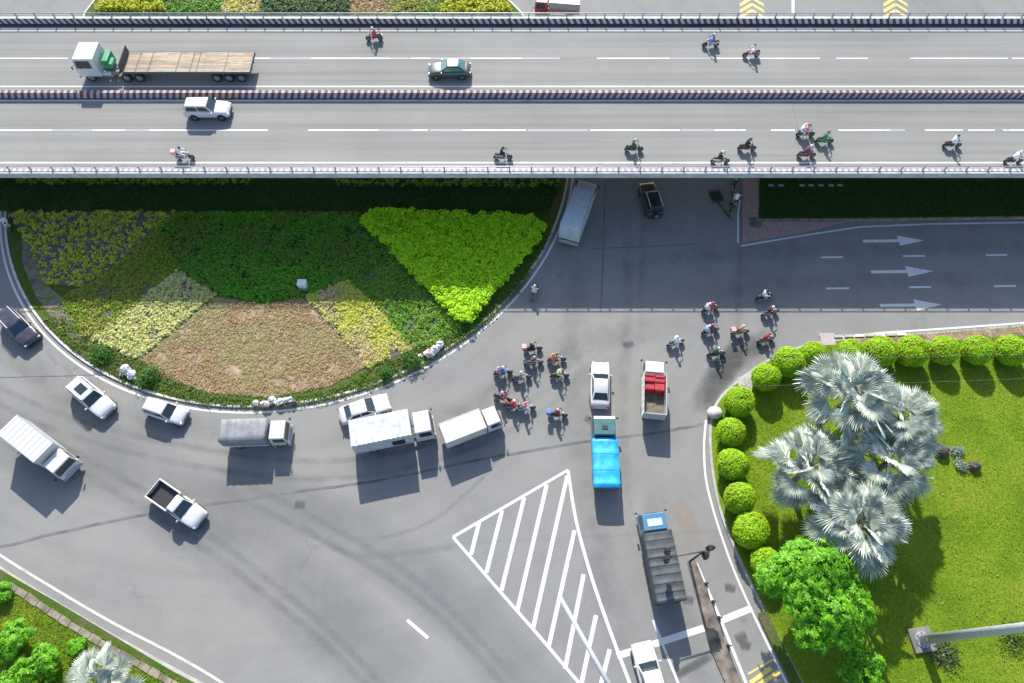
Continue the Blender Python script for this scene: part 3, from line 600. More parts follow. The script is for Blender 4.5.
SILV = leafmat('silver_fronds', [(.34, .39, .33), (.50, .56, .48), (.66, .71, .62), (.40, .46, .39), (.80, .83, .76), (.28, .33, .27), (.62, .67, .58)], None, .8, .15, .5)
PET = mat('palm_stalk', (.36, .36, .26), .7)
def palm(px, py, hgt, rad, nf, label, seed, ztop=None):
    rs = np.random.default_rng(seed); p = G(px, py, hgt)
    t = tag(empty('silver_palm', (p.x, p.y, .16)), label, 'palm', 'silver fan palms in the park')
    H = hgt - .16; quads = []; st = MB()
    for k in range(nf):
        u = k / nf; az = k * 2.39996 + rs.uniform(-.3, .3); el = R(74 - 82 * u ** .85 + rs.uniform(-7, 7))
        dirv = Vector((math.cos(az) * math.cos(el), math.sin(az) * math.cos(el), math.sin(el)))
        pl = rad * (.26 + .36 * u ** .5) * rs.uniform(.85, 1.12); fr = rad * (.36 + .06 * u) * rs.uniform(.85, 1.15); lift0 = rs.uniform(.1, .55)
        b0 = Vector((0, 0, H)); hub = b0 + dirv * pl + Vector((0, 0, -.1 * pl * u)); st.tube(b0, hub, .055, .03, 5)
        f = (dirv * .8 + Vector((math.cos(az), math.sin(az), -.25)) * .6).normalized()          # the blade leans outwards
        side = f.cross(Vector((0, 0, 1))).normalized(); nrm = side.cross(f).normalized(); tw = rs.uniform(-.95, .95)
        side, nrm = side * math.cos(tw) + nrm * math.sin(tw), nrm * math.cos(tw) - side * math.sin(tw)
        ns = 30; bend = rs.uniform(.1, .45); half = rs.uniform(85, 125)
        def ray(a_, ln, lift): return hub + (f * math.cos(a_) + side * math.sin(a_)) * ln + nrm * (ln * (.05 + lift0 * abs(math.sin(a_ * .6))) + lift) - Vector((0, 0, bend * ln * ln / fr * .55))
        for j in range(ns):
            a0, a1 = R(-half + 2 * half * j / ns), R(-half + 2 * half * (j + 1) / ns); am = (a0 + a1) / 2
            ln = fr * (.70 + .30 * math.cos(am * .7)) * rs.uniform(.9, 1.08); lm = ln * rs.uniform(.58, .68); pk = ln * .045
            A_, B_, M_ = ray(a0, lm, -pk), ray(a1, lm, -pk), ray(am, lm * 1.02, pk); T_ = ray(am + rs.uniform(-.03, .03), ln, -pk * .4)
            quads.append([hub, A_, M_, hub + (M_ - hub) * .3]); quads.append([hub, hub + (M_ - hub) * .3, M_, B_]); quads.append([A_, A_.lerp(T_, .5) - nrm * .01, T_, M_]); quads.append([M_, T_, B_.lerp(T_, .5) - nrm * .01, B_])
    obj('crown', quad_mesh('crown', np.array([[tuple(v) for v in q] for q in quads])), SILV, t); obj('stalk', st, PET, t, smooth=True)
    rings = []
    for j in range(9):
        z = -.1 + (H - .05) * j / 8; r = .26 - .06 * j / 8 + (.05 if j % 2 else 0); rings.append([(r * math.cos(q), r * math.sin(q), z) for q in [2 * math.pi * i / 12 for i in range(12)]])
    obj('trunk', MB().loft(rings), mat('palm_trunk', (.16, .14, .12), .95, var=.3, scale=5, bmp=.5), t, smooth=True); return t
palm(852, 396, 6.8, 4.3, 34, 'tallest silver fan palm, upper left of the park cluster', 1)
palm(899, 421, 5.6, 3.8, 26, 'silver fan palm at the right end of the park cluster', 2)
palm(809, 468, 4.6, 4.0, 34, 'silver fan palm nearest the road, left of the park cluster', 3)
palm(888, 463, 5.0, 4.0, 26, 'silver fan palm in the middle right of the cluster, beside the rocks', 4)
palm(858, 524, 4.8, 4.2, 28, 'silver fan palm lowest in the cluster, just above the broad tree', 5)
palm(100, 686, 3.4, 3.2, 24, 'lone silver fan palm at the bottom left on the verge', 6)

TL = leafmat('tree_leaves', [(.03, .15, .008), (.09, .31, .012), (.17, .45, .016), (.25, .55, .025)], None, .25, .4)
def tree(px, py, zc, rx, rz, ncl, label, seed, name='broadleaf_tree', cat='tree', leaf=.34, group=None):
    rs = np.random.default_rng(seed); p = G(px, py, zc)
    t = tag(empty(name, (p.x, p.y, .16)), label, cat, group); zc -= .16
    lobes = unit(rs.normal(0, 1, (26, 3))); lobes[:, 2] = np.abs(lobes[:, 2]) * .9 - .15
    LC = lobes * [rx * .8, rx * .8, rz * .7] * rs.uniform(.45, 1.08, (26, 1)); Q = []; mb = MB()
    mb.tube((0, 0, -.1), (.05, .05, zc * .6), .24 * rx / 4 + .05, .16 * rx / 4 + .03, 10)
    for l in LC: mb.tube((.05, .05, zc * .55), (l[0] * .85, l[1] * .85, zc + l[2] * .8), .1 * rx / 4, .025, 6)
    for k in range(ncl):
        l = LC[rs.integers(0, 26)]; d = unit(rs.normal(0, 1, (1, 3)))[0]; d[2] = d[2] * .7 + .15
        c = l + d * rx * .34 * rs.uniform(.6, 1.1); c = Vector(c) + Vector((0, 0, zc)); ax = Vector((d[0] * .6, d[1] * .6, .8 + rs.uniform(-.3, .2))).normalized()
        o1 = ax.orthogonal().normalized(); o2 = ax.cross(o1); nl = 7; ph = rs.uniform(0, 6)
        for i in range(nl):
            a = ph + 2 * math.pi * i / nl; r = o1 * math.cos(a) + o2 * math.sin(a); L_ = leaf * rs.uniform(.7, 1.15); s_ = ax.cross(r)
            dr = ax * L_ * rs.uniform(-.45, .05); Q.append([c, c + r * L_ * .55 + s_ * L_ * .2 + dr * .3, c + r * L_ + dr, c + r * L_ * .55 - s_ * L_ * .2 + dr * .3])
    obj('crown', quad_mesh('crown', np.array([[tuple(v) for v in q] for q in Q])), TL, t); obj('trunk', mb, TRUNK, t, smooth=True); return t
tree(814, 592, 4.4, 3.75, 2.4, 3200, 'broad green leafy tree below the silver palms beside the lane', 21)
tree(862, 668, 2.2, 1.7, 1.2, 420, 'small green tree at the bottom of the park, left of the lamp mast', 22, 'small_tree')
for i, (px, py, r, lab) in enumerate([(14, 640, 1.5, 'tall green bush in the verge thicket at the left picture edge'), (45, 662, 1.35, 'green bush in the verge thicket just left of the lone palm'), (18, 678, 1.4, 'green bush in the very bottom left corner'), (76, 648, .7, 'small green bush above the lone palm on the verge'), (2, 592, .8, 'dark green bush at the left picture edge beside the kerb')]):
    tree(px, py, r * .8 + .1, r, r * .7, int(200 * r), lab, 30 + i, 'verge_bush', 'bush', .3, 'bushes on the south west verge')
leaf_shrub('lawn_weed', G(1013, 641, .16), 1.3, .35, 500, leafmat('weed_leaves', [(.05, .12, .01)]), 'low fresh green weed patch on the lawn right of the mast base')
leaf_shrub('lawn_shrub', G(942, 652, .16), 1.3, .5, 800, leafmat('greyish_leaves', [(.07, .10, .03), (.12, .16, .06)]), 'grey green wispy shrub on the lawn beside the mast base')
ROCK = mat('garden_rock', (.07, .055, .05), .95, var=.3, scale=3, bmp=.5)
for px, py, r, m, lab in [(940, 449, .62, ROCK, 'dark brown rock on the lawn, left of the little plant group'), (973, 464, .5, ROCK, 'dark brown rock on the lawn, right of the little plant group')]:
    o = obj('garden_rock', MB().ball((0, 0, r * .5), (r, r * .8, r * .75), 14, 9, 0, .13), m, smooth=False); tag(o, lab, 'rock', 'rocks on the lawn'); o.location = G(px, py + 3, .16)
for i, (px, py, lab) in enumerate([(957, 452, 'grey leafed rosette plant above the others between the two lawn rocks'), (959, 466, 'grey green rosette plant below between the two lawn rocks')]):
    leaf_shrub('rosette_plant', G(px, py, .16), .62, .45, 260, leafmat('grey_rosette', [(.2, .25, .2), (.3, .36, .3), (.12, .2, .1)]), lab, 'rosette plants between the rocks', 'plant')
o = obj('boulder', MB().ball((0, 0, .3), (.7, .6, .42), 9, 6, 0, .12), mat('pale_stone', (.46, .43, .41), .8, var=.15), smooth=True); tag(o, 'large pale rounded boulder on the kerb left of the ball bushes', 'boulder'); o.location = G(714, 414, .16)
flat('paving', MB().sheet(GP([(737, 378), (752, 372), (752, 392), (740, 392)], .16), .168), CONC)
flat('paving', MB().sheet(GP([(819, 333), (834, 333), (836, 345), (822, 345)], .16), .17), mat('pink_paving', (.36, .31, .29), .9))
for i in range(7):
    x = 838 + i * 10.5; mb = MB().box((0, 0, .05), (.85, .28, .12)); o = obj('kerb_block', mb, mat('kerb_block_white' if i in (2, 4, 6) else 'kerb_block_grey', (.6, .58, .54) if i in (2, 4, 6) else (.36, .34, .31)), bevel=.02)
    tag(o, ['grey', 'grey', 'white', 'grey', 'white', 'grey', 'white'][i] + ' kerb block, ' + ['first', 'second', 'third', 'fourth', 'fifth', 'sixth', 'seventh'][i] + ' from the pink paving slab', 'kerb block', 'kerb blocks above the ball bushes'); o.location = G(x, 336.6 - i * .35, .16); o.rotation_euler = (0, 0, .04)
# drain slabs in the south-western verge
dr = MB(); dpts = GP(smooth_px([(10, 585), (60, 618), (110, 648), (160, 676), (215, 708)], 5), .16)
for i, (a_, b_) in enumerate(zip(dpts, dpts[1:])):
    d_ = b_ - a_; c_ = (a_ + b_) / 2; dr.box((c_.x, c_.y, .19), (d_.length * .95, .42 + .05 * (i % 3), .08 + .02 * (i % 2)), 0, math.atan2(d_.y, d_.x) + random.uniform(-.04, .04))
tag(obj('drain_channel', dr, mat('mossy_concrete', (.19, .165, .13), .95, var=.55, scale=1.2, bmp=.4), bevel=.015), 'old concrete drain channel of slabs along the south west verge', 'drain')

# ------------------------------------------------------------------ street furniture
mast = tag(empty('lamp_mast', G(921, 640, .16)), 'tall thick pale grey high mast on a square footing in the park lawn', 'lamp mast')
obj('footing', MB().box((0, 0, .1), (1.75, 1.75, .36)), mat('old_footing', (.16, .15, .14), .95, var=.4, scale=1.5), mast, bevel=.03); obj('base_plate', MB().tube((0, 0, .283), (0, 0, .36), .58, n=20), STEEL, mast, bevel=.01)
obj('pole', MB().tube((0, 0, .36), (0, 0, 25), .36, .2, 24), mat('mast_grey', (.44, .47, .49), .5, .2), mast, smooth=True)
for k in range(8):
    a = k * math.pi / 4; obj('bolt', MB().tube((.49 * math.cos(a), .49 * math.sin(a), .36), (.49 * math.cos(a), .49 * math.sin(a), .47), .035, n=6), CHASSIS, mast)
obj('access_door', MB().box((-.345, 0, 1.2), (.05, .2, .6)), GREYP, mast, bevel=.01)
mast.rotation_euler = (0, 0, .12)
obj('lamp_ring', MB().tube((0, 0, 24.6), (0, 0, 24.9), .9, n=16), GREYP, mast)
# cantilever arm over the gore, its post standing beyond the picture's lower edge
za = 6.4; a0 = G(559.5, 596, za); a1 = G(612, 690, za); d_ = (a1 - a0).normalized(); pb = a1 + d_ * 3.2
can = tag(empty('cantilever_post', (pb.x, pb.y, 0)), 'slim pale grey pole arm reaching out over the white hatched triangle', 'pole')
obj('arm', MB().tube((0, 0, za), Vector((a0.x - pb.x, a0.y - pb.y, za)), .20, .14, 14), mat('pole_paint', (.36, .37, .38), .5), can, smooth=True)
obj('post', MB().tube((0, 0, 0), (0, 0, za + .3), .18, .15, 16), mat('mast_grey', (.46, .5, .53)), can, smooth=True); obj('base_plate', MB().box((0, 0, .03), (.55, .55, .06)), STEEL, can)
# signal post with its two heads, on the nose of the dirty median
sg = tag(empty('traffic_signal', G(689, 562, 0)), 'dark traffic signal post with an arm reaching over the tarpaulin truck', 'traffic signal')
obj('post', MB().tube((0, 0, .1), (0, 0, 5.0), .09, .07, 12), CHASSIS, sg, smooth=True)
b_ = sg.location; hd = G(667, 558, 5.0) - b_; obj('arm', MB().tube((0, 0, 4.85), (hd.x, hd.y, 5.0), .06, .04, 10), CHASSIS, sg, smooth=True)
def head(x, y, z, rz, n=3):
    h_ = obj('signal_head', MB().box((0, 0, 0), (.3, .36, .34 * n)), BLACK, sg, bevel=.03); h_.location = (x, y, z); h_.rotation_euler = (0, 0, rz)
    for k, c_ in enumerate(((.3, .02, .02), (.35, .22, .02), (.02, .25, .12))[:n]):
        v = obj('lens', MB().tube((.15, 0, .33 - .33 * k), (.17, 0, .33 - .33 * k), .11, n=14), mat('lens_%s' % ('red', 'amber', 'green')[k], c_, .2), h_)
        obj('visor', MB().tube((.171, 0, .35 - .33 * k), (.33, 0, .33 - .33 * k), .14, n=14, caps=False), BLACK, h_)
head(hd.x, hd.y, 4.8, -1.6); head(hd.x + .1, hd.y + .55, 4.9, -1.6); head(.25, -.15, 4.3, -1.6); head(.5, .25, 4.6, .1)
# dirty kerbed median with delineator posts
mpts = GP(smooth_px([(691, 560), (700, 583), (713, 620), (724, 652), (738, 684), (758, 735)], 5)); mm = MB(); w0 = .35
for i, (p, q) in enumerate(zip(mpts, mpts[1:])):
    d_ = (q - p).normalized(); n_ = Vector((-d_.y, d_.x, 0)); wa = w0 + min(1, i / 12) * .55; wb = w0 + min(1, (i + 1) / 12) * .55
    mm.hexa([tuple(p - n_ * wa) [:2] + (0,), tuple(q - n_ * wb)[:2] + (0,), tuple(q + n_ * .3)[:2] + (0,), tuple(p + n_ * .3)[:2] + (0,)], [tuple(p - n_ * wa)[:2] + (.15,), tuple(q - n_ * wb)[:2] + (.15,), tuple(q + n_ * .3)[:2] + (.15,), tuple(p + n_ * .3)[:2] + (.15,)])
struct('median', mm, mat('grimy_concrete', (.15, .125, .105), .95, var=.6, scale=1.1, bmp=.5))
for i, (px, py, lab) in enumerate([(706, 584, 'first above the stop line'), (713, 602, 'just above the stop line'), (719, 618, 'beside the stop line, leaning'), (728, 646, 'lowest, below the stop line')]):
    t = tag(empty('delineator_post', G(px, py, .15)), 'short dark delineator post on the dirty median, ' + lab, 'post', 'delineator posts on the median')
    obj('post', MB().tube((0, 0, 0), (.02 * i, 0, .8), .055, .05, 10), CHASSIS, t, smooth=True); obj('base', MB().tube((0, 0, 0), (0, 0, .05), .16, .13, 12), RUBBER, t); obj('band', MB().tube((.015 * i, 0, .55), (.018 * i, 0, .68), .0575, n=10), TAIL, t)
# overhead cables
for za, p, q, lab in ((9.0, (420, 362), (1100, 352), 'thin pale overhead cable crossing above the waiting motorbikes'), (7.5, (700, 386), (1100, 375), 'thin pale overhead cable crossing above the park palms')):
    A_, B_ = G(*p, za), G(*q, za); pts_ = [A_.lerp(B_, k / 16) - Vector((0, 0, .5 * math.sin(math.pi * k / 16))) for k in range(17)]
    tag(obj('overhead_cable', MB().path(pts_, .006, 6), mat('pale_cable', (.2, .23, .23), .7)), lab, 'cable')

# ------------------------------------------------------------------ vehicles
def quadpt(c, u, v): return c[0] * (1 - u) * (1 - v) + c[1] * u * (1 - v) + c[2] * u * v + c[3] * (1 - u) * v
def panel(c, u0, u1, v0, v1, out=.012, th=.02):
    """thin pane lying just proud of the face with corners c (ccw seen from outside)"""
    c = [Vector(p) for p in c]; n = (c[1] - c[0]).cross(c[3] - c[0]).normalized()
    q = [quadpt(c, u, v) for u, v in ((u0, v0), (u1, v0), (u1, v1), (u0, v1))]
    mb = MB(); mb.add([p - n * th for p in q] + [p + n * out for p in q], [(3, 2, 1, 0), (4, 5, 6, 7)] + [(i, (i + 1) % 4, 4 + (i + 1) % 4, 4 + i) for i in range(4)]); return mb
WC = {}
def wheel(parent, x, y, r, wd, z=None, name='wheel'):
    k = (round(r, 3), round(wd, 3))
    if k not in WC:
        pr = [(r * .62, -wd / 2), (r * .9, -wd / 2), (r, -wd * .36), (r, wd * .36), (r * .9, wd / 2), (r * .62, wd / 2)]
        rg = [[(q * math.cos(t), yy, q * math.sin(t)) for q, yy in pr] for t in [2 * math.pi * i / 22 for i in range(22)]]
        mb = MB(); n = len(pr); V = [p for r_ in rg for p in r_]
        mb.add(V, [(a_ * n + i, a_ * n + (i + 1) % n, ((a_ + 1) % 22) * n + (i + 1) % n, ((a_ + 1) % 22) * n + i) for a_ in range(22) for i in range(n)])
        ty = mb.mesh('wheel', True); ty.materials.append(RUBBER)
        rb = MB().tube((0, -wd * .42, 0), (0, wd * .42, 0), r * .64, n=18)
        for s in (-1, 1):
            rb.tube((0, s * wd * .42, 0), (0, s * wd * .5, 0), r * .16, n=10)
            for j in range(5):
                a_ = j * 2 * math.pi / 5; rb.box((r * .36 * math.cos(a_), s * wd * .44, r * .36 * math.sin(a_)), (r * .5, .03, r * .13), 0, 0, 0, -a_)
        rm = rb.mesh('rim'); rm.materials.append(RIM); WC[k] = (ty, rm)
    ty, rm = WC[k]; o = bpy.data.objects.new(name, ty); COL.objects.link(o); o.parent = parent; o.location = (x, y, r if z is None else z)
    q = bpy.data.objects.new('rim', rm); COL.objects.link(q); q.parent = o; return o
def frustum(b, t): return b, t
def place(F, Rr, zf, zr, base=0.0, L=None):
    f, r = G(F[0], F[1], base + zf), G(Rr[0], Rr[1], base + zr); d = f - r
    return Vector(((f.x + r.x) / 2, (f.y + r.y) / 2, base)), math.atan2(d.y, d.x), Vector((d.x, d.y)).length
def mirror_part(root, x, y, z, m):
    for s in (-1, 1): obj('wing_mirror', MB().box((x, s * (y + .1), z), (.12, .2, .14)).box((x + .03, s * (y + .01), z - .03), (.05, .12, .05)), m, root, bevel=.025)

def car(name, label, loc, rz, L=4.5, W=1.8, H=1.46, style='sedan', m=None, glass=None, sunroof=False, rails=False, roof=None, group='cars on the junction', spare=False):
    m = m or WHITE; glass = glass or GLASS; roof = roof or m
    t = tag(empty(name, loc, rz), label, {'pickup': 'pickup', 'suv': 'car', 'sedan': 'car', 'hatch': 'car'}[style], group)
    w_ = W / 2; belt = {'sedan': .93, 'hatch': .98, 'suv': 1.08, 'pickup': 1.1}[style] * (H / {'sedan': 1.46, 'hatch': 1.55, 'suv': 1.72, 'pickup': 1.78}[style])
    xr = -.5 if style != 'pickup' else -.02
    prof = [(-.5, .80, .60, .36), (-.485, .88, .82, .27), (-.44, .95, 1.0, .22), (-.34, .99, 1.03, .2), (-.15, 1, 1.02, .2), (.05, 1, 1.0, .2), (.2, 1, .99, .2), (.3, .99, .95, .2), (.4, .96, .87, .2), (.455, .90, .79, .22), (.485, .82, .68, .26), (.5, .7, .56, .32)]
    if style in ('hatch', 'suv'): prof[0] = (-.5, .86, .8, .36); prof[1] = (-.49, .92, .98, .27)
    if style in ('suv', 'pickup'): prof = [(a, b_ + .02 * (a > .4), c_ + (.06 if a > .3 else 0), d_ + .08) for a, b_, c_, d_ in prof]
    if style == 'pickup': prof = [(-.03, 1, .98, .3)] + [q for q in prof if q[0] > -.01]; 
    rings = []
    for fx, fw, fz, zb in prof:
        x = fx * L; hw = w_ * fw; zt = belt * fz
        half = [(hw * .93, zb), (hw * .995, zb + (zt - zb) * .25), (hw, zb + (zt - zb) * .55), (hw * .97, zt - .1 * (zt - zb)), (hw * .88, zt), (hw * .45, zt + .035)]
        rings.append([(x, y, z) for y, z in half] + [(x, 0, zt + .045)] + [(x, -y, z) for y, z in reversed(half)])
    obj('body', MB().loft(rings), m, t, smooth=True, sub=1)
    gh = {'sedan': (-.40, .215, -.235, .045), 'hatch': (-.485, .24, -.43, .06), 'suv': (-.485, .20, -.43, .045), 'pickup': (-.045, .25, -.02, .115)}[style]
    bw, rw = w_ * .93, w_ * .74; z0 = belt - .03
    b = [Vector((gh[0] * L, -bw * .94, z0)), Vector((gh[1] * L, -bw * .95, z0 - .01)), Vector((gh[1] * L, bw * .95, z0 - .01)), Vector((gh[0] * L, bw * .94, z0))]
    tp = [Vector((gh[2] * L, -rw * .94, H - .03)), Vector((gh[3] * L, -rw, H - .02)), Vector((gh[3] * L, rw, H - .02)), Vector((gh[2] * L, rw * .94, H - .03))]
    obj('cabin', MB().hexa(b, tp), roof, t, smooth=True, bevel=.13, seg=4)
    obj('windscreen', panel([b[1], b[2], tp[2], tp[1]], .05, .95, .1, .93), glass, t)
    obj('rear_window', panel([b[3], b[0], tp[0], tp[3]], .07, .93, .22, .9), glass, t)
    for c in ([b[0], b[1], tp[1], tp[0]], [b[2], b[3], tp[3], tp[2]]):
        fl = c[0] is b[2]
        for u0, u1 in (((.1, .5), (.54, .92)) if not fl else ((.08, .46), (.5, .9))): obj('side_window', panel(c, u0, u1, .2, .86), glass, t)
    mb = MB()
    for s in (-1, 1): obj('headlight', MB().box((L * .472, s * w_ * .70, belt * .70), (.16, w_ * .3, .14), 0, -s * .35), LAMP, t, bevel=.03)
    for s in (-1, 1): obj('tail_light', MB().box((-L * .488, s * w_ * .74, belt * .78), (.1, w_ * .26, .16), 0, s * .2), TAIL, t, bevel=.02)
    obj('grille', MB().box((L * .494, 0, belt * .55), (.06, w_ * .9, .16)), BLACK, t, bevel=.02); obj('number_plate', MB().box((-L * .5 - .012, 0, belt * .6), (.02, .45, .13)), mat('plate_white', (.7, .7, .7)), t)
    obj('bumper', MB().box((L * .485, 0, .34), (.16, w_ * 1.5, .14)).box((-L * .488, 0, .40), (.14, w_ * 1.65, .14)), BLACK if style != 'sedan' else m, t, bevel=.05)
    mirror_part(t, gh[1] * L - .18, w_ * .97, belt + .05, m)
    wr = {'sedan': .32, 'hatch': .3, 'suv': .36, 'pickup': .38}[style]
    for x in (.315 * L, -.29 * L):
        for s in (-1, 1):
            obj('wheel_arch', MB().tube((x, s * (w_ - .22), wr + .02), (x, s * (w_ + .004), wr + .02), wr + .07, n=20), BLACK, t); wheel(t, x, s * (w_ - .10), wr, .23)
    if sunroof: obj('sunroof', panel(tp, .36, .8, .2, .8, .016), GLASS, t)
    if rails:
        for s in (-1, 1): obj('roof_rail', MB().tube((gh[2] * L + .1, s * rw * .93, H + .035), (gh[3] * L - .1, s * rw * .96, H + .04), .028, n=8).box((gh[2] * L + .15, s * rw * .93, H), (.08, .04, .08)).box((gh[3] * L - .15, s * rw * .95, H), (.08, .04, .08)), LAMP, t)
    obj('wiper', MB().tube(quadpt([b[1], b[2], tp[2], tp[1]], .3, .1) + Vector((.03, 0, .02)), quadpt([b[1], b[2], tp[2], tp[1]], .68, .2) + Vector((.03, 0, .02)), .012, n=5), BLACK, t)
    if spare: wheel(t, -L * .5 - .14, 0, .36, .24, 1.0, 'spare_wheel').rotation_euler = (0, 0, R(90))
    if style == 'pickup':
        x0, x1 = -.5 * L, -.05 * L; bd = MB(); h = 1.02 * belt
        bd.box(((x0 + x1) / 2, 0, .62), (x1 - x0, W * .9, .08))
        for s in (-1, 1): bd.box(((x0 + x1) / 2, s * (w_ - .07), (h + .42) / 2), (x1 - x0, .13, h - .42))
        bd.box((x1 - .04, 0, (h + .6) / 2), (.08, W - .27, h - .6)); obj('cargo_bed', bd, m, t, bevel=.03)
        obj('tailgate', MB().box((x0 + .03, 0, (h + .5) / 2), (.08, W - .29, h - .52)), m, t, bevel=.02)
        obj('bed_liner', MB().box(((x0 + x1) / 2, 0, .68), (x1 - x0 - .16, W - .29, .03)).box(((x0 + x1) / 2, w_ - .15, .86), (x1 - x0 - .16, .02, .34)).box(((x0 + x1) / 2, -w_ + .15, .86), (x1 - x0 - .16, .02, .34)).box((x1 - .1, 0, .86), (.02, W - .33, .34)), BLACK, t)
        obj('chassis', MB().box(((x0 + x1) / 2, 0, .48), (x1 - x0, W * .55, .18)), CHASSIS, t)
        obj('rear_bumper', MB().box((x0 - .06, 0, .5), (.14, W * .85, .14)), STEEL, t, bevel=.03)
    return t

def cab(t, x0, x1, W, H, m, roof=None, glass=None, zb=.55, lean=.16, rake=.05):
    """truck cab between x0 (rear) and x1 (front)"""
    glass = glass or GLASS; w_ = W / 2; zm = zb + (H - zb) * .46
    lo = [Vector((x0, -w_, zb)), Vector((x1 - .03, -w_, zb)), Vector((x1 - .03, w_, zb)), Vector((x0, w_, zb))]
    mi = [Vector((x0, -w_, zm)), Vector((x1, -w_, zm)), Vector((x1, w_, zm)), Vector((x0, w_, zm))]
    up = [Vector((x0 + .05, -w_ + .1, H)), Vector((x1 - lean * (H - zm) - rake, -w_ + .1, H)), Vector((x1 - lean * (H - zm) - rake, w_ - .1, H)), Vector((x0 + .05, w_ - .1, H))]
    c = obj('cab', MB().hexa(lo, mi), m, t, smooth=False, bevel=.05); obj('cab_roof', MB().hexa([v + Vector((0, 0, .002)) for v in mi], up), roof or m, t, smooth=False, bevel=.07, seg=3)
    obj('windscreen', panel([mi[1], mi[2], up[2], up[1]], .06, .94, .08, .86, .014), glass, t)
    for cc_ in ([mi[0], mi[1], up[1], up[0]], [mi[2], mi[3], up[3], up[2]]):
        a_, b_ = (.22, .9) if cc_[0] is mi[0] else (.1, .78); obj('side_window', panel(cc_, a_, b_, .08, .82, .014), glass, t)
    obj('bumper', MB().box((x1 + .0, 0, zb - .02), (.16, W + .02, .3)), GREYP, t, bevel=.04); obj('grille', MB().box((x1 - .005, 0, (zb + zm) / 2 + .0), (.05, W * .5, .16)), GREYP, t, bevel=.015)
    for s in (-1, 1):
        obj('headlight', MB().box((x1 - .005, s * w_ * .8, (zb + zm) / 2 - .02), (.06, .26, .2)), LAMP, t, bevel=.02)
        obj('wing_mirror', MB().box((x1 + .05, s * (w_ + .2), zm + .3), (.08, .16, .34)).tube((x1 - .08, s * (w_ - .03), zm + .42), (x1 + .05, s * (w_ + .2), zm + .4), .02, n=6), BLACK, t, bevel=.015)
        obj('wiper', MB().tube((x1 + .02, s * w_ * .5, zm + .09), (x1 - .02, s * w_ * .05, zm + .2), .014, n=5), BLACK, t)
def under(t, x0, x1, W, axles, r=.4, dual=True):
    obj('chassis', MB().box(((x0 + x1) / 2, W * .2, .72), (x1 - x0, .12, .2)).box(((x0 + x1) / 2, -W * .2, .72), (x1 - x0, .12, .2)).box((x0 + .4, 0, .72), (.12, W * .4, .14)).box(((x0 + x1) / 2, 0, .72), (.12, W * .4, .14)), CHASSIS, t)
    for i, x in enumerate(axles):
        for s in (-1, 1): wheel(t, x, s * (W / 2 - .2), r, .26 if i == 0 or not dual else .42)
    for s in (-1, 1): obj('mudguard', MB().box((axles[-1], s * (W / 2 - .2), r * 2 + .07), (r * 2.2, .44, .03)), BLACK, t); obj('tail_light', MB().box((x0 - .02, s * W * .38, .72), (.05, .3, .1)), TAIL, t)

def ribbox(t, x0, x1, W, z0, z1, m, name='cargo_box', ribs=0, axis='y', roofm=None):
    mb = MB().box(((x0 + x1) / 2, 0, (z0 + z1) / 2), (x1 - x0, W, z1 - z0)); b = obj(name, mb, m, t, bevel=.03)
    rb = MB(); n = ribs
    for k in range(n):
        x = x0 + (x1 - x0) * (k + .5) / n; rb.box((x, 0, z1 + .012), (.05, W * .97, .025))
        for s in (-1, 1): rb.box((x, s * (W / 2 + .01), (z0 + z1) / 2), (.05, .02, (z1 - z0) * .94))
    if n: obj('ribs', rb, m, b)
    ed = MB()
    for s in (-1, 1): ed.box(((x0 + x1) / 2, s * (W / 2 - .01), z0 + .04), (x1 - x0 + .04, .06, .12)).box(((x0 + x1) / 2, s * (W / 2 - .02), z1 - .01), (x1 - x0 + .03, .07, .06))
    obj('trim', ed, STEEL, b)
    dm = MB().box((x0 - .012, W * .24, (z0 + z1) / 2), (.03, W * .44, (z1 - z0) * .9)).box((x0 - .012, -W * .24, (z0 + z1) / 2), (.03, W * .44, (z1 - z0) * .9))
    for s in (-.08, .08, .4, -.4): dm.tube((x0 - .045, s * W, z0 + .1), (x0 - .045, s * W, z1 - .1), .018, n=6)
    obj('rear_door', dm, m, b); return b
def tarp(t, x0, x1, W, z0, z1, m, hoops=5, side_m=None):
    n = hoops * 4; rings = []
    for i in range(n + 1):
        u = i / n; x = x0 + (x1 - x0) * u; sag = .07 * (math.cos(u * hoops * 2 * math.pi) - 1) / 2 + random.uniform(-.012, .012)
        h = W / 2; rings.append([(x, y * h * (1 + .03 * sag), z + (sag if z > z0 + .5 else 0)) for y, z in [(-1.0, z0), (-1.01, z0 + (z1 - z0) * .5), (-1.0, z1 - .1), (-.95, z1 - .02), (-.5, z1 + .02), (0, z1 + .035), (.5, z1 + .02), (.95, z1 - .02), (1.0, z1 - .1), (1.01, z0 + (z1 - z0) * .5), (1.0, z0)]])
    o = obj('tarpaulin', MB().loft(rings), m, t, smooth=True)
    for k in range(hoops + 1): obj('hoop', MB().path([Vector(p) + Vector((0, 0, .012)) for p in rings[min(n, k * 4)]], .014, 5), m, o, smooth=True)
    return o

PAV = dict(group='trucks on the junction')
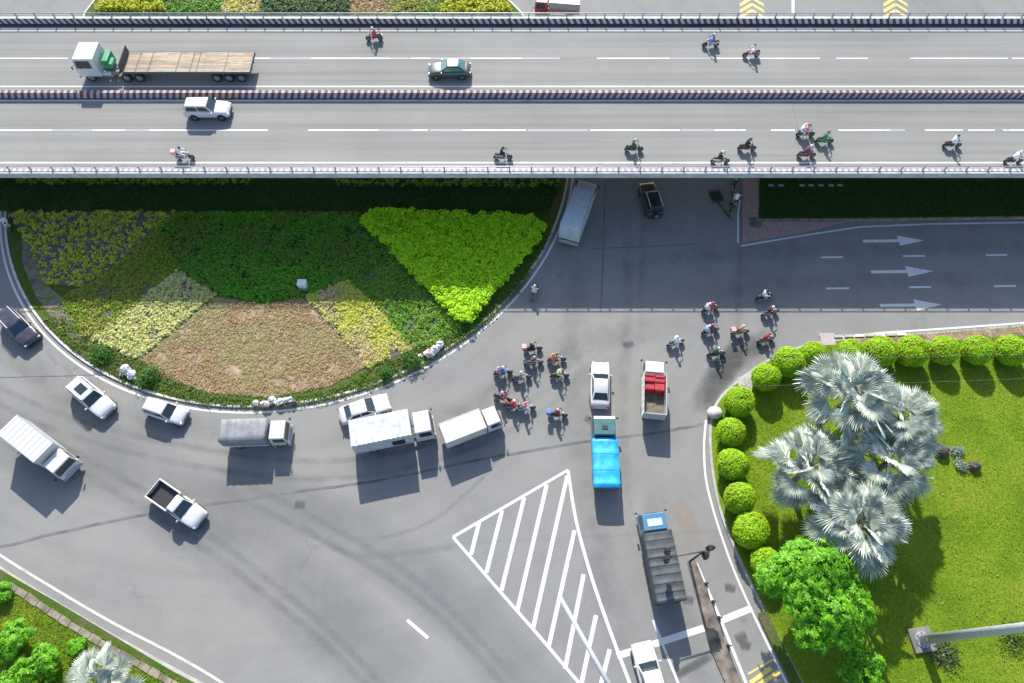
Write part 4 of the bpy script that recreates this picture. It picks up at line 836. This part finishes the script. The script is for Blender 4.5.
# --- trucks
loc, rz, L = place((68.5, 469), (7, 424), 1.2, 2.9); L = 6.3
t = tag(empty('box_truck', loc, rz), 'plain white box truck at the left edge, heading down right', 'truck', 'trucks on the junction')
cab(t, L / 2 - 1.55, L / 2, 1.95, 2.15, WHITE); ribbox(t, -L / 2, L / 2 - 1.72, 2.05, .95, 2.85, mat('box_white', (.50, .50, .49), .5, var=.05), ribs=9); under(t, -L / 2, L / 2 - .1, 1.95, (L / 2 - .9, -L / 2 + 1.3))
loc, rz, L = place((289, 432.4), (222.3, 432.4), 1.2, 1.8); L = 5.5
t = tag(empty('tarp_truck', loc, rz), 'small white truck with a sagging grey tarpaulin over its bed', 'truck', 'trucks on the junction')
cab(t, L / 2 - 1.5, L / 2, 1.85, 2.0, WHITE, glass=mat('greenish_glass', (.06, .09, .05), .06)); obj('cargo_bed', MB().box((-.85, 0, .95), (3.8, 1.95, .5)), WHITE, t, bevel=.02)
tarp(t, -L / 2, L / 2 - 1.65, 2.0, 1.1, 2.4, mat('grey_tarp', (.20, .21, .22), .75, var=.25, scale=1.2), 6); under(t, -L / 2, L / 2 - .1, 1.85, (L / 2 - .9, -L / 2 + 1.1), .36)
loc, rz, L = place((432.3, 424.3), (350.7, 433.5), 1.3, 2.95); L = 6.9
t = tag(empty('box_truck', loc, rz), 'large white truck with a wrinkled silver roofed box, beside the white sedan', 'truck', 'trucks on the junction')
cab(t, L / 2 - 1.65, L / 2, 2.1, 2.45, WHITE); b = ribbox(t, -L / 2, L / 2 - 1.85, 2.35, 1.0, 2.95, mat('box_silver', (.42, .43, .45), .5, var=.15, scale=1.2), ribs=0)
cv = []; n = 40
for i in range(n + 1):
    x = -L / 2 + .03 + (L - 1.91) * i / n; cv.append([(x, y * 1.16, 2.975 + .028 * math.sin(i * 1.9 + y * 1.5) + random.uniform(0, .02)) for y in np.linspace(-1, 1, 9)])
obj('roof_sheet', MB().loft(cv, caps=False, close=False), mat('roof_sheet_silver', (.42, .44, .46), .5, var=.25, scale=2.5), b, smooth=True)
obj('side_hatch', MB().box((.35, -1.185, 1.75), (1.1, .03, 1.0)), BLACK, b); under(t, -L / 2, L / 2 - .1, 2.1, (L / 2 - 1, -L / 2 + 1.5), .42)
loc, rz, L = place((498.7, 416), (443, 433.5), 1.2, 2.2); L = 5.2
t = tag(empty('box_truck', loc, rz), 'small white truck with a plain flat box, nearest the waiting motorbikes', 'truck', 'trucks on the junction')
cab(t, L / 2 - 1.4, L / 2, 1.75, 1.95, WHITE); ribbox(t, -L / 2, L / 2 - 1.52, 1.85, .8, 2.25, mat('box_cream', (.50, .49, .46), .55, var=.12, scale=1), ribs=4); under(t, -L / 2, L / 2 - .1, 1.7, (L / 2 - .85, -L / 2 + 1.1), .34)
loc, rz, L = place((603.7, 419.5), (607.4, 485), 1.8, 1.9); L = 6.0
t = tag(empty('tarp_truck', loc, rz), 'teal cab truck carrying a bright blue tarpaulin, behind the white sedan', 'truck', 'trucks on the junction')
TEALP = paint('teal_lacquer', (.035, .12, .12)); cab(t, L / 2 - 1.7, L / 2, 2.0, 2.3, TEALP); obj('roof_hatch', MB().box((L / 2 - 1.0, 0, 2.32), (.4, .5, .07)), BLACK, t, bevel=.02); obj('sun_visor', MB().box((L / 2 - .2, 0, 2.24), (.42, 1.8, .06)), mat('pale_visor', (.55, .6, .6)), t, bevel=.02)
obj('cargo_bed', MB().box((-.9, 0, 1.15), (4.2, 2.15, .6)), TEALP, t, bevel=.02); tarp(t, -L / 2, L / 2 - 1.85, 2.2, 1.3, 2.0, mat('blue_tarp', (.02, .33, .72), .45, var=.35, scale=1.8), 3); under(t, -L / 2, L / 2 - .1, 2.0, (L / 2 - 1.0, -L / 2 + 1.3), .42)
loc, rz, L = place((654, 363), (653.8, 416), 1.5, 1.5); L = 5.3
t = tag(empty('stake_truck', loc, rz), 'white truck with an open caged bed holding red goods', 'truck', 'trucks on the junction')
cab(t, L / 2 - 1.25, L / 2, 1.85, 2.0, WHITE); obj('cargo_bed', MB().box((-.68, 0, .92), (3.9, 1.95, .12)), mat('brown_planks', (.13, .11, .085), .9, var=.4, scale=3), t)
cg = MB()
for s in (-1, 1):
    cg.box((-.68, s * .965, 1.6), (3.86, .02, 1.2))
    for z in (1.1, 1.45, 1.8, 2.2): cg.box((-.68, s * .98, z), (3.88, .05, .12))
    for x in np.linspace(-L / 2 + .05, L / 2 - 1.4, 7): cg.box((x, s * .975, 1.6), (.06, .06, 1.3))
for z in (1.1, 1.45, 1.8, 2.2):
    cg.box((L / 2 - 1.33, 0, z), (.05, 1.9, .12))
obj('side_rails', cg, WHITE, t, bevel=.01); tg = MB().box((-L / 2 + .02, 0, 1.6), (.03, 1.85, 1.25))
for z in (1.1, 1.4, 1.7, 2.0, 2.22): tg.box((-L / 2 + .02, 0, z), (.05, 1.9, .14))
obj('tailgate', tg, mat('tailgate_grey', (.4, .41, .42), .6), t); under(t, -L / 2, L / 2 - .1, 1.8, (L / 2 - .9, -L / 2 + 1.1), .36)
RED = mat('red_crate', (.55, .03, .035), .45, var=.2); bz = loc.z
for i, (x, y, s) in enumerate([(.86, -.45, .9), (.86, .44, .95), (.14, -.45, .8), (.18, .45, .75)]):
    c = obj('crate', MB().box((0, 0, s / 2), (.66, .84, s)).box((0, 0, s + .01), (.5, .6, .03), 1).box((0, .38, s + .03), (.66, .06, .06)).box((0, -.38, s + .03), (.66, .06, .06)), [RED, mat('dark_red_lid', (.30, .02, .025), .5)], bevel=.02)
    c.location = loc + Vector((x * math.cos(rz) - y * math.sin(rz), x * math.sin(rz) + y * math.cos(rz), .98)); c.rotation_euler = (0, 0, rz + random.uniform(-.06, .06))
    tag(c, ['red crate front right in the caged white truck', 'red crate front left in the caged white truck', 'lower red crate rear right in the caged white truck', 'lower red crate rear left in the caged white truck'][i], 'crate', 'red crates in the caged truck')
loc, rz, L = place((652, 517.5), (671, 595), 1.8, 2.6); L = 6.9
t = tag(empty('tarp_truck', loc, rz), 'blue cab truck with a dark grey ribbed tarpaulin by the traffic signal', 'truck', 'trucks on the junction')
BLUEP = paint('blue_lacquer', (.03, .15, .30)); cab(t, L / 2 - 1.6, L / 2, 2.05, 2.45, BLUEP, roof=paint('pale_blue_lacquer', (.05, .17, .30))); obj('roof_panel', MB().box((L / 2 - .95, 0, 2.46), (.6, 1.2, .05)), mat('pale_roof_panel', (.40, .43, .43)), t, bevel=.02)
obj('cargo_bed', MB().box((-.85, 0, 1.15), (5.2, 2.2, .6)), mat('dark_teal_bed', (.04, .09, .10), .6), t, bevel=.02); tarp(t, -L / 2, L / 2 - 1.72, 2.28, 1.3, 2.75, mat('dark_tarp', (.065, .072, .078), .75, var=.3, scale=1.4), 8); under(t, -L / 2, L / 2 - .1, 2.05, (L / 2 - 1, -L / 2 + 1.5), .45)
loc, rz, L = place((585, 186), (570.6, 224.8), 3.0, 3.0); L = 6.6; loc -= Vector((-.2, -.4, 0))
t = tag(empty('box_truck', loc, rz), 'grey box truck in the flyover shadow by the island kerb', 'truck', 'trucks on the junction')
GB = mat('box_grey', (.42, .46, .5), .5, var=.08); cab(t, L / 2 - 1.5, L / 2, 1.95, 2.5, mat('cab_grey_paint', (.5, .52, .53), .5)); ribbox(t, -L / 2, L / 2 - 1.65, 2.1, .95, 3.1, GB, ribs=5); under(t, -L / 2, L / 2 - .1, 1.95, (L / 2 - .9, -L / 2 + 1.3)); obj('rear_step', MB().box((-L / 2 - .1, 0, .7), (.3, 2.0, .12)), mat('yellowish_step', (.4, .38, .3), .7), t)
loc, rz, L = place((537, 4), (578, 4), 1.4, 1.4); L = 5.4
t = tag(empty('box_truck', loc, rz - .12), 'red cab truck with a white box cut off at the top edge beyond the flyover', 'truck', 'trucks on the junction')
REDP = paint('red_lacquer', (.5, .05, .05)); cab(t, L / 2 - 1.6, L / 2, 1.95, 2.1, REDP); ribbox(t, -L / 2, L / 2 - 1.75, 2.0, .9, 2.3, mat('box_white', (.50, .50, .49)), ribs=0); obj('side_board', MB().box((-.9, 1.07, 1.2), (3.5, .05, .5)).box((-.9, -1.07, 1.2), (3.5, .05, .5)), mat('pink_board', (.55, .25, .25), .6), t); under(t, -L / 2, L / 2 - .1, 1.9, (L / 2 - .9, -L / 2 + 1.2))

# --- flatbed semi on the flyover
loc, rz, L = place((80, 57.5), (251, 64.5), 1.6, 1.35, ZD); rz = math.pi
t = tag(empty('flatbed_truck', loc, rz), 'long flatbed semi truck with white cab and bare wooden bed on the flyover', 'truck', 'trucks on the flyover'); xf, xb = L / 2, -L / 2
cab(t, xf - 2.3, xf, 2.7, 2.75, WHITE, zb=.7); obj('fuel_tank', MB().tube((xf - 3.2, .95, .75), (xf - 2.3, .95, .75), .3, n=14), STEEL, t); GRN = mat('green_enamel', (.03, .25, .10), .5)
obj('air_unit', MB().box((xf - 2.85, -.2, 1.4), (.6, 1.6, 1.2)).tube((xf - 3.25, -.3, 1.4), (xf - 3.25, .7, 1.4), .32, n=12), GRN, t, bevel=.06)
obj('chassis', MB().box((xf - 3, .4, .85), (6, .14, .25)).box((xf - 3, -.4, .85), (6, .14, .25)).box((xf - 4.0, 0, 1.02), (1.4, 1.0, .1)).box((xf - 3.5, .7, .8), (.9, .5, .35)), mat('rusty_chassis', (.22, .19, .18), .8, var=.3), t)
PLK = bpy.data.materials.new('trailer_planks'); PLK.use_nodes = True; N_, L_ = PLK.node_tree.nodes, PLK.node_tree.links; tc_ = N_.new('ShaderNodeTexCoord').outputs['Object']
br = N_.new('ShaderNodeTexBrick'); br.inputs['Scale'].default_value = 1; br.inputs['Brick Width'].default_value = 2.6; br.inputs['Row Height'].default_value = .24; br.inputs['Mortar Size'].default_value = .012
br.inputs['Color1'].default_value = (.27, .215, .15, 1); br.inputs['Color2'].default_value = (.40, .345, .26, 1); br.inputs['Mortar'].default_value = (.12, .08, .05, 1); L_.new(tc_, br.inputs['Vector'])
cst = mixc(N_, L_, 1.0, br.outputs[0], ramp(N_, L_, noise(N_, L_, mapping(N_, L_, tc_, (.8, 4, 1)), 1.2, 6, .7), [(.3, (.55, .52, .5)), (.5, (1, 1, 1)), (.75, (1.3, 1.08, .85))]), 'MULTIPLY'); L_.new(cst, N_['Principled BSDF'].inputs['Base Color']); N_['Principled BSDF'].inputs['Roughness'].default_value = .9
bx0, bx1 = xb, xf - 4.6
obj('flatbed', MB().box(((bx0 + bx1) / 2, 0, 1.33), (bx1 - bx0, 2.85, .1)), PLK, t); fr = MB()
for s in (-1, 1): fr.box(((bx0 + bx1) / 2, s * 1.435, 1.27), (bx1 - bx0, .05, .26)).box(((bx0 + bx1) / 2, s * .5, 1.05), (bx1 - bx0, .16, .42))
fr.box((bx0 - .03, 0, 1.25), (.08, 2.9, .34)); obj('bed_frame', fr, mat('trailer_steel', (.05, .08, .10), .6), t)
obj('headboard', MB().box((bx1 + .03, 0, 1.75), (.1, 2.85, .9)), CHASSIS, t); sp = MB()
for u in (.1, .2, .42, .53, .58, .8): sp.box((bx1 + (bx0 - bx1) * u, 0, 1.395), (.06, 2.8, .03))
obj('straps', sp, BLACK, t); obj('side_toolbox', MB().box((.6, 1.05, .85), (1.4, .4, .4)), mat('trailer_steel', (.05, .08, .1)), t, bevel=.02)
for x in (xf - 1.0, xf - 4.6, xf - 5.9, xb + 3.6, xb + 2.35, xb + 1.1):
    for s in (-1, 1): wheel(t, x, s * 1.16, .5, .3 if x > xf - 2 else .48)
for s in (-1, 1): obj('tail_light', MB().box((bx0 - .08, s * .9, 1.2), (.03, .3, .12)), TAIL, t)

# --- cars
DARKP = paint('aubergine_lacquer', (.022, .02, .034)); BLKP = paint('black_lacquer', (.016, .018, .02)); GRNP = paint('dark_green_lacquer', (.012, .035, .035))
loc, rz, L = place((109.7, 412.7), (72, 381), .7, 1.1); car('sport_utility_car', 'white SUV with a dark sunroof, just outside the island kerb', loc, rz, 4.75, 1.85, 1.68, 'suv', sunroof=True, rails=True)
loc, rz, L = place((184, 417), (144.5, 403), .7, 1.3); car('hatchback_car', 'small plain white hatchback hugging the island kerb', loc, rz, 3.9, 1.65, 1.6, 'hatch')
loc, rz, L = place((201, 521), (152.7, 487.8), .75, 1.0); car('pickup_truck', 'white pickup with an empty black bed in the open roadway', loc, rz, 5.25, 1.85, 1.78, 'pickup')
loc, rz, L = place((388.6, 400.7), (339.5, 416), .7, .85); car('sedan_car', 'white sedan squeezed between the island kerb and the large white truck', loc, rz, 4.55, 1.78, 1.46, 'sedan')
loc, rz, L = place((600.3, 362), (600.3, 407), .6, .8); car('sedan_car', 'white sedan heading up, in front of the blue tarpaulin truck', loc, rz, 4.5, 1.78, 1.45, 'sedan')
loc, rz, L = place((643, 650), (657, 700), .7, .8); car('sport_utility_car', 'white car with roof rails cut off by the bottom edge at the stop line', loc, rz, 4.6, 1.8, 1.62, 'suv', rails=True)
loc, rz, L = place((33.7, 342.5), (2.5, 311), .7, 1.0); car('sport_utility_car', 'dark aubergine SUV with pale roof rails at the left edge', loc, rz, 4.7, 1.84, 1.65, 'suv', DARKP, mat('blue_glass', (.02, .05, .08), .04), rails=True)
loc, rz, L = place((647, 184), (655.5, 212), 1.0, 1.0); car('off_road_car', 'black off road car coming out of the flyover shadow', loc, rz, 4.3, 1.8, 1.85, 'suv', BLKP, rails=True, spare=True)
loc, rz, L = place((427.8, 67.5), (471, 68.5), .7, .9, ZD); car('sedan_car', 'dark green sedan with teal windscreen on the far lanes of the flyover', loc, math.pi + .01, 4.35, 1.78, 1.5, 'sedan', GRNP, TEAL_GLASS, group='cars on the flyover')
loc, rz, L = place((230.6, 109.5), (184, 106), .7, 1.0, ZD); car('hatchback_car', 'white hatchback on the flyover below the wooden flatbed truck', loc, 0.0, 4.4, 1.82, 1.66, 'suv', group='cars on the flyover')

# ------------------------------------------------------------------ motorbikes and riders
def bike_meshes():
    M = {}
    b = MB(); b.loft([[(x, y * w_, z0 + z * h) for y, z in ((-1, 0), (-1, .7), (-.5, 1), (.5, 1), (1, .7), (1, 0))] for x, w_, z0, h in ((-.78, .06, .62, .12), (-.6, .13, .5, .26), (-.2, .14, .38, .38), (.12, .12, .32, .25), (.3, .1, .36, .2))])
    b.loft([[(x, y * w_, z) for y in (-1, 0, 1)] + [(x - .06, 0, z)] for x, w_, z in ((.40, .15, .32), (.46, .2, .55), (.44, .17, .82), (.4, .1, .97))]); M['body'] = b
    M['seat'] = MB().loft([[(x, y * w_, z + zz) for y, zz in ((-1, 0), (-.9, .07), (0, .1), (.9, .07), (1, 0))] for x, w_, z in ((-.72, .09, .74), (-.45, .13, .72), (-.1, .12, .70), (.08, .07, .68))])
    M['handlebar'] = MB().path([Vector(p) for p in ((.30, -.34, 1.0), (.42, -.14, .98), (.45, 0, .96), (.42, .14, .98), (.30, .34, 1.0))], .02, 6).tube((.3, -.34, 1.0), (.22, -.39, 1.0), .026, n=6).tube((.3, .34, 1.0), (.22, .39, 1.0), .026, n=6)
    M['fork'] = MB().tube((.44, .07, .9), (.66, .07, .3), .025, n=6).tube((.44, -.07, .9), (.66, -.07, .3), .025, n=6).loft([[(.66 + r_ * math.cos(a), y, .3 + r_ * math.sin(a)) for y, r_ in ((-.07, .31), (0, .33), (.07, .31))] for a in [R(30 + 15 * k) for k in range(9)]], caps=False, close=False)
    M['headlight'] = MB().ball((.47, 0, .90), (.07, .1, .08), 10, 6)
    M['exhaust'] = MB().tube((.05, -.16, .3), (-.72, -.2, .38), .05, .06, 8)
    M['tail_light'] = MB().box((-.8, 0, .68), (.04, .14, .08))
    M['mirror'] = MB().path([Vector(p) for p in ((.36, .25, 1.0), (.36, .3, 1.2))], .012, 5).path([Vector(p) for p in ((.36, -.25, 1.0), (.36, -.3, 1.2))], .012, 5).ball((.36, .31, 1.23), (.02, .07, .05), 8, 5).ball((.36, -.31, 1.23), (.02, .07, .05), 8, 5)
    return {k: (v.mesh(k, k in ('seat', 'headlight', 'mirror', 'body')) if not k == '' else None) for k, v in M.items()}
BM_ = bike_meshes(); PARTM = dict(seat=BLACK, handlebar=CHASSIS, fork=CHASSIS, headlight=LAMP, exhaust=RIM, tail_light=TAIL, mirror=BLACK)
for k, me in BM_.items(): me.materials.append(PARTM.get(k, BLACK))
def skin_mesh(V, E, rad):
    me = bpy.data.meshes.new('person'); me.from_pydata(V, E, []); o = bpy.data.objects.new('tmp', me); COL.objects.link(o)
    o.modifiers.new('s', 'SKIN'); q = o.modifiers.new('u', 'SUBSURF'); q.levels = 1; q.render_levels = 1
    for v, r_ in zip(me.skin_vertices[0].data, rad): v.radius = (r_, r_)
    me.skin_vertices[0].data[0].use_root = True
    dg = bpy.context.evaluated_depsgraph_get(); dg.update(); out = bpy.data.meshes.new_from_object(o.evaluated_get(dg)); bpy.data.objects.remove(o); out.name = 'person'
    return out
def rider_mesh(px=0.0, lean=0.0, passenger=False, spread=0.0):
    V, E, Rd = [], [], []
    def v(p, r_, par=None):
        V.append(p); Rd.append(r_)
        if par is not None: E.append((par, len(V) - 1))
        return len(V) - 1
    x = -.22 + px; pel = v((x, 0, .86), .15); sp = v((x + .05 + lean * .3, 0, 1.03), .135, pel); ch = v((x + .11 + lean * .7, 0, 1.24), .155, sp)
    nk = v((x + .16 + lean, 0, 1.40), .06, ch); hd = v((x + .20 + lean, 0, 1.50), .088, nk); hd2 = v((x + .215 + lean, 0, 1.60), .085, hd)
    nose = v((x + .31 + lean, 0, 1.52), .018, hd)
    for s in (-1, 1):
        sh = v((x + .12 + lean * .8, s * .19, 1.33), .068, ch); hx = .25 if not passenger else x + .36
        el = v(((x + .12 + lean + hx) / 2 + .02, s * (.30 + spread), 1.10), .05, sh); wr = v((hx - .05, s * (.345 if not passenger else .24), 1.02), .034, el)
        pm = v((hx + .03, s * (.355 if not passenger else .22), 1.035), .036, wr)
        for k, (dy, ln) in enumerate(((-.036, .062), (-.012, .074), (.012, .07), (.036, .054))):
            f1 = v((hx + .06 + ln * .3, s * (.355 if not passenger else .22) + dy, 1.03), .0095, pm); f2 = v((hx + .055 + ln * .4, s * (.355 if not passenger else .22) + dy, 1.0), .009, f1)
        v((hx + .04, s * (.305 if not passenger else .17), 1.0), .0105, pm)
        hp = v((x + .03, s * .1, .84), .105, pel); kn = v((x + .44, s * (.17 + .07 * passenger), .76 - .06 * passenger), .07, hp); an = v((x + .30, s * (.19 + .06 * passenger), .34), .045, kn); v((x + .48, s * (.2 + .06 * passenger), .29), .042, an)
    me = skin_mesh(V, E, Rd)
    idx = np.zeros(len(me.polygons), int)
    for i, p in enumerate(me.polygons):
        c = p.center
        if c.z > 1.42: k = 2
        elif c.z < .36: k = 3
        elif c.z < .93 and not (c.x > x + .3 and abs(c.y) > .28 and c.z > .9): k = 1
        elif c.x > (.12 if not passenger else x + .26) and c.z < 1.12 and abs(c.y) > .05: k = 2
        else: k = 0
        idx[i] = k
    me.polygons.foreach_set('material_index', idx); me.polygons.foreach_set('use_smooth', [True] * len(idx)); return me, (x + .205 + lean, 1.555)
RIDERS = [rider_mesh(0, .0), rider_mesh(0, .08), rider_mesh(.03, -.03, False, .05)]; PASS = rider_mesh(-.34, .02, True)
SKINM = mat('skin', (.38, .22, .15), .55, var=.06); SHOE = mat('shoe_leather', (.03, .028, .027), .6)
for me, _ in RIDERS + [PASS]:
    me.materials.clear()
    for m in (BLACK, BLACK, SKINM, SHOE): me.materials.append(m)
hm = MB()
hel = MB().ball((0, 0, .03), (.135, .125, .13), 16, 10).mesh('helmet', True); hel.materials.append(BLACK)
vis_ = MB().loft([[(.138 * math.cos(a), .128 * math.sin(a), z) for a in [R(-60 + 15 * k) for k in range(9)]] for z in (-.05, .0, .04)], caps=False, close=False).mesh('visor', True); vis_.materials.append(GLASS)
CL = dict(white=(.72, .73, .75), black=(.022, .022, .026), red=(.5, .03, .04), maroon=(.2, .02, .05), magenta=(.5, .03, .14), pink=(.6, .28, .32), orange=(.62, .2, .10), green=(.03, .28, .13), darkgreen=(.03, .1, .08), blue=(.06, .16, .5), lightblue=(.4, .58, .72), navy=(.03, .05, .13), grey=(.3, .31, .33), yellow=(.6, .55, .2), cream=(.66, .62, .45), tan=(.42, .27, .14), brown=(.2, .1, .07), silver=(.5, .52, .54))
CL = {k: tuple(.78 * q + .22 * (sum(v) / 3) * .8 for q in v) for k, v in CL.items()}
def cloth(c): return mat('cloth_' + c, CL[c], .85, var=.15, scale=9)
def lacq(c): return paint('bike_' + c, CL[c], .3)
def setm(o, i, m): o.material_slots[i].link = 'OBJECT'; o.material_slots[i].material = m
def person(parent_loc, rz, mesh, shirt, helmet, label, group, trousers='navy'):
    me, (hx, hz) = mesh; o = bpy.data.objects.new('person', me); COL.objects.link(o); o.location = parent_loc; o.rotation_euler = (0, 0, rz)
    setm(o, 0, cloth(shirt)); setm(o, 1, cloth(trousers)); tag(o, label, 'person', group)
    h = bpy.data.objects.new('helmet', hel); COL.objects.link(h); h.parent = o; h.location = (hx, 0, hz); setm(h, 0, lacq(helmet))
    v = bpy.data.objects.new('visor', vis_); COL.objects.link(v); v.parent = h; return o
NB = [0]
def motorbike(px, py, hd, base, colour, blabel, shirt=None, helmet=None, rlabel=None, passenger=None, grp='motorbikes at the junction', box=None, trousers='navy', z=1.0):
    p = G(px, py, base + z); q = G(px + hd[0] * 10, py + hd[1] * 10, base + z); rz = math.atan2(q.y - p.y, q.x - p.x)
    loc = Vector((p.x, p.y, base)) + Vector((math.cos(rz), math.sin(rz), 0)) * .05
    t = tag(empty('motorbike', loc, rz), blabel, 'motorbike', grp)
    for k, me in BM_.items():
        o = bpy.data.objects.new(k, me); COL.objects.link(o); o.parent = t
        if k == 'body': setm(o, 0, lacq(colour))
    wheel(t, .66, 0, .29, .1); wheel(t, -.58, 0, .29, .11)
    if box:
        obj('luggage_box', MB().box((-.78, 0, .98), (.44, .46, .42)), mat('box_' + box, CL[box], .5), t, bevel=.03)
    pg = grp.replace('motorbikes', 'riders')
    if shirt: person(loc, rz, RIDERS[NB[0] % 3], shirt, helmet, rlabel, pg, trousers)
    if passenger: person(loc, rz, PASS, passenger[0], passenger[1], passenger[2], pg, 'black')
    NB[0] += 1
FG = 'motorbikes on the flyover'; E_ = (1, 0); W_ = (-1, .05)
motorbike(181, 152, E_, ZD, 'grey', 'motorbike with a pink luggage box below the white flyover hatchback', 'white', 'black', 'rider in white on the bike with the pink box below the flyover hatchback', grp=FG, box='pink')
motorbike(374, 32.5, W_, ZD, 'maroon', 'maroon motorbike close to the far parapet of the flyover', 'magenta', 'white', 'rider in crimson with white helmet beside the far parapet', grp=FG)
motorbike(713, 39, W_, ZD, 'silver', 'pale silver motorbike on the far lane, left of the red one', 'blue', 'lightblue', 'rider in blue on the silver bike on the far lanes', grp=FG)
motorbike(754, 49, W_, ZD, 'red', 'bright red motorbike on the far lane of the flyover', 'white', 'blue', 'rider in white shirt on the bright red far lane bike', grp=FG)
motorbike(502, 152, E_, ZD, 'grey', 'grey motorbike on the near flyover lane above the bright hedge', 'black', 'black', 'rider all in black above the bright hedge on the flyover', grp=FG, trousers='black')
motorbike(634, 144, E_, ZD, 'black', 'black motorbike on the near flyover lane above the black off road car', 'darkgreen', 'cream', 'dark clad rider with cream helmet above the black off road car', grp=FG)
motorbike(721, 156, E_, ZD, 'silver', 'silver motorbike nearest the near parapet, left of a black bike', 'black', 'white', 'rider in black with white helmet nearest the near parapet', grp=FG)
motorbike(748, 143, E_, ZD, 'black', 'black motorbike between the silver bike and the group of three', 'black', 'navy', 'rider in black with dark helmet left of the group of three', grp=FG, trousers='black')
motorbike(807, 129, E_, ZD, 'brown', 'brown motorbike with two people, topmost of the group of three', 'pink', 'red', 'driver in pink with red helmet, topmost of the three', ('white', 'white', 'passenger in white behind the pink driver on the flyover'), grp=FG)
motorbike(826, 136, E_, ZD, 'green', 'green motorbike leading the group of three on the flyover', 'green', 'red', 'rider in a green jacket leading the group of three', grp=FG)
motorbike(808, 150, E_, ZD, 'maroon', 'maroon motorbike lowest in the group of three', 'maroon', 'white', 'rider in maroon with white helmet, lowest of the three', grp=FG)
motorbike(955, 140, E_, ZD, 'black', 'black motorbike alone on the near lane toward the right edge', 'white', 'black', 'rider in white shirt alone on the near lane toward the right', grp=FG)
motorbike(1017, 156, E_, ZD, 'black', 'black motorbike cut by the right picture edge on the flyover', 'white', 'white', 'rider in white at the right picture edge of the flyover', grp=FG, trousers='black')
JG = 'motorbikes at the junction'; UR = (1, -.25); RR = (1, -.12)
motorbike(711, 306, UR, 0, 'black', 'black motorbike with a red driver and white passenger at the shadow edge', 'red', 'magenta', 'driver in red at the flyover shadow edge', ('white', 'white', 'passenger in white behind the red driver at the shadow edge'))
motorbike(711, 328, UR, 0, 'black', 'black motorbike just below the red driver\'s bike', 'maroon', 'red', 'driver in maroon just below the flyover shadow edge', ('lightblue', 'white', 'passenger in pale blue behind the maroon driver'))
motorbike(717, 351, RR, 0, 'darkgreen', 'dark green motorbike, lowest of the column of three right of the cars', 'darkgreen', 'white', 'rider in dark green with white helmet, lowest of the column')
motorbike(741, 329, RR, 0, 'grey', 'grey motorbike carrying an orange load in front of the red rider', 'orange', 'cream', 'rider in orange with cream helmet right of the column', box='pink')
motorbike(765, 294, UR, 0, 'black', 'black motorbike furthest up, entering the shaded right hand road', 'white', 'black', 'rider in white furthest up, entering the shaded road', trousers='black')
motorbike(771, 310, UR, 0, 'silver', 'silver motorbike just below the shaded white shirted rider', 'maroon', 'white', 'rider in dark maroon with white helmet by the shadow edge')
motorbike(767, 337, UR, 0, 'grey', 'grey motorbike closest to the rounded park kerb', 'red', 'red', 'rider in red jacket closest to the rounded park kerb')
motorbike(676, 340, (1, -.3), 0, 'white', 'white motorbike alone above the caged truck', 'white', 'white', 'rider in white alone above the caged truck', trousers='black')
motorbike(532, 346, RR, 0, 'black', 'black motorbike with a pink luggage box, topmost of the waiting pack', 'black', 'tan', 'rider in black, topmost of the waiting pack', box='pink')
motorbike(533, 360, RR, 0, 'grey', 'grey motorbike just below the topmost bike of the waiting pack', 'brown', 'pink', 'rider in brown with pink helmet just below the topmost one')
motorbike(556, 357, RR, 0, 'black', 'black motorbike with an orange rider at the right of the pack', 'tan', 'black', 'driver in tan at the right of the waiting pack', ('orange', 'orange', 'passenger in orange behind the tan driver'))
motorbike(559, 373, (1, -.05), 0, 'black', 'black motorbike directly below the orange passenger\'s bike', 'yellow', 'white', 'rider in dull yellow with white helmet below the orange passenger')
motorbike(502, 370, RR, 0, 'navy', 'navy motorbike at the left of the pack, with two people', 'blue', 'white', 'driver in blue at the left of the waiting pack', ('pink', 'pink', 'passenger in pink behind the blue driver'))
motorbike(521, 375, RR, 0, 'grey', 'grey motorbike in the middle of the waiting pack', 'grey', 'silver', 'rider in grey with silver helmet in the middle of the pack')
motorbike(502, 395, (1, .25), 0, 'darkgreen', 'dark green motorbike nearest the small white box truck', 'magenta', 'lightblue', 'rider in bright crimson nearest the small white box truck')
motorbike(513, 403, (1, .1), 0, 'red', 'red motorbike in the lowest row of the waiting pack', 'red', 'white', 'rider in red in the lowest row of the pack')
motorbike(525, 406, RR, 0, 'lightblue', 'pale blue motorbike at the right end of the lowest row', 'pink', 'red', 'rider in pink with red helmet ending the lowest row')
motorbike(557, 412, (1, .06), 0, 'black', 'black motorbike with a blue box, left of the white sedan', 'maroon', 'silver', 'rider in maroon on the blue box bike left of the white sedan', box='blue')
motorbike(534, 290, (.45, -1), 0, 'grey', 'grey motorbike alone along the east side of the island kerb', 'cream', 'cream', 'rider in pale cream alone along the east side of the island')
motorbike(3, 221, (.5, 1), 0, 'white', 'white motorbike half out of the left edge above the dark SUV', 'white', 'white', 'rider in white half out of the left picture edge')
motorbike(735, 183, (.1, -1), 0, 'tan', 'tan motorbike parked in shade against the brick pavement, nearest the flyover', 'black', 'tan', 'rider in black with tan helmet waiting in the shade by the brick pavement')
motorbike(737, 197, (.1, -1), 0, 'white', 'white motorbike in the shade against the brick pavement', 'white', 'black', 'rider in white with dark helmet in the shade by the brick pavement', trousers='black')
motorbike(731, 207, (.1, -1), 0, 'black', 'black motorbike parked lowest against the brick pavement', z=.7)
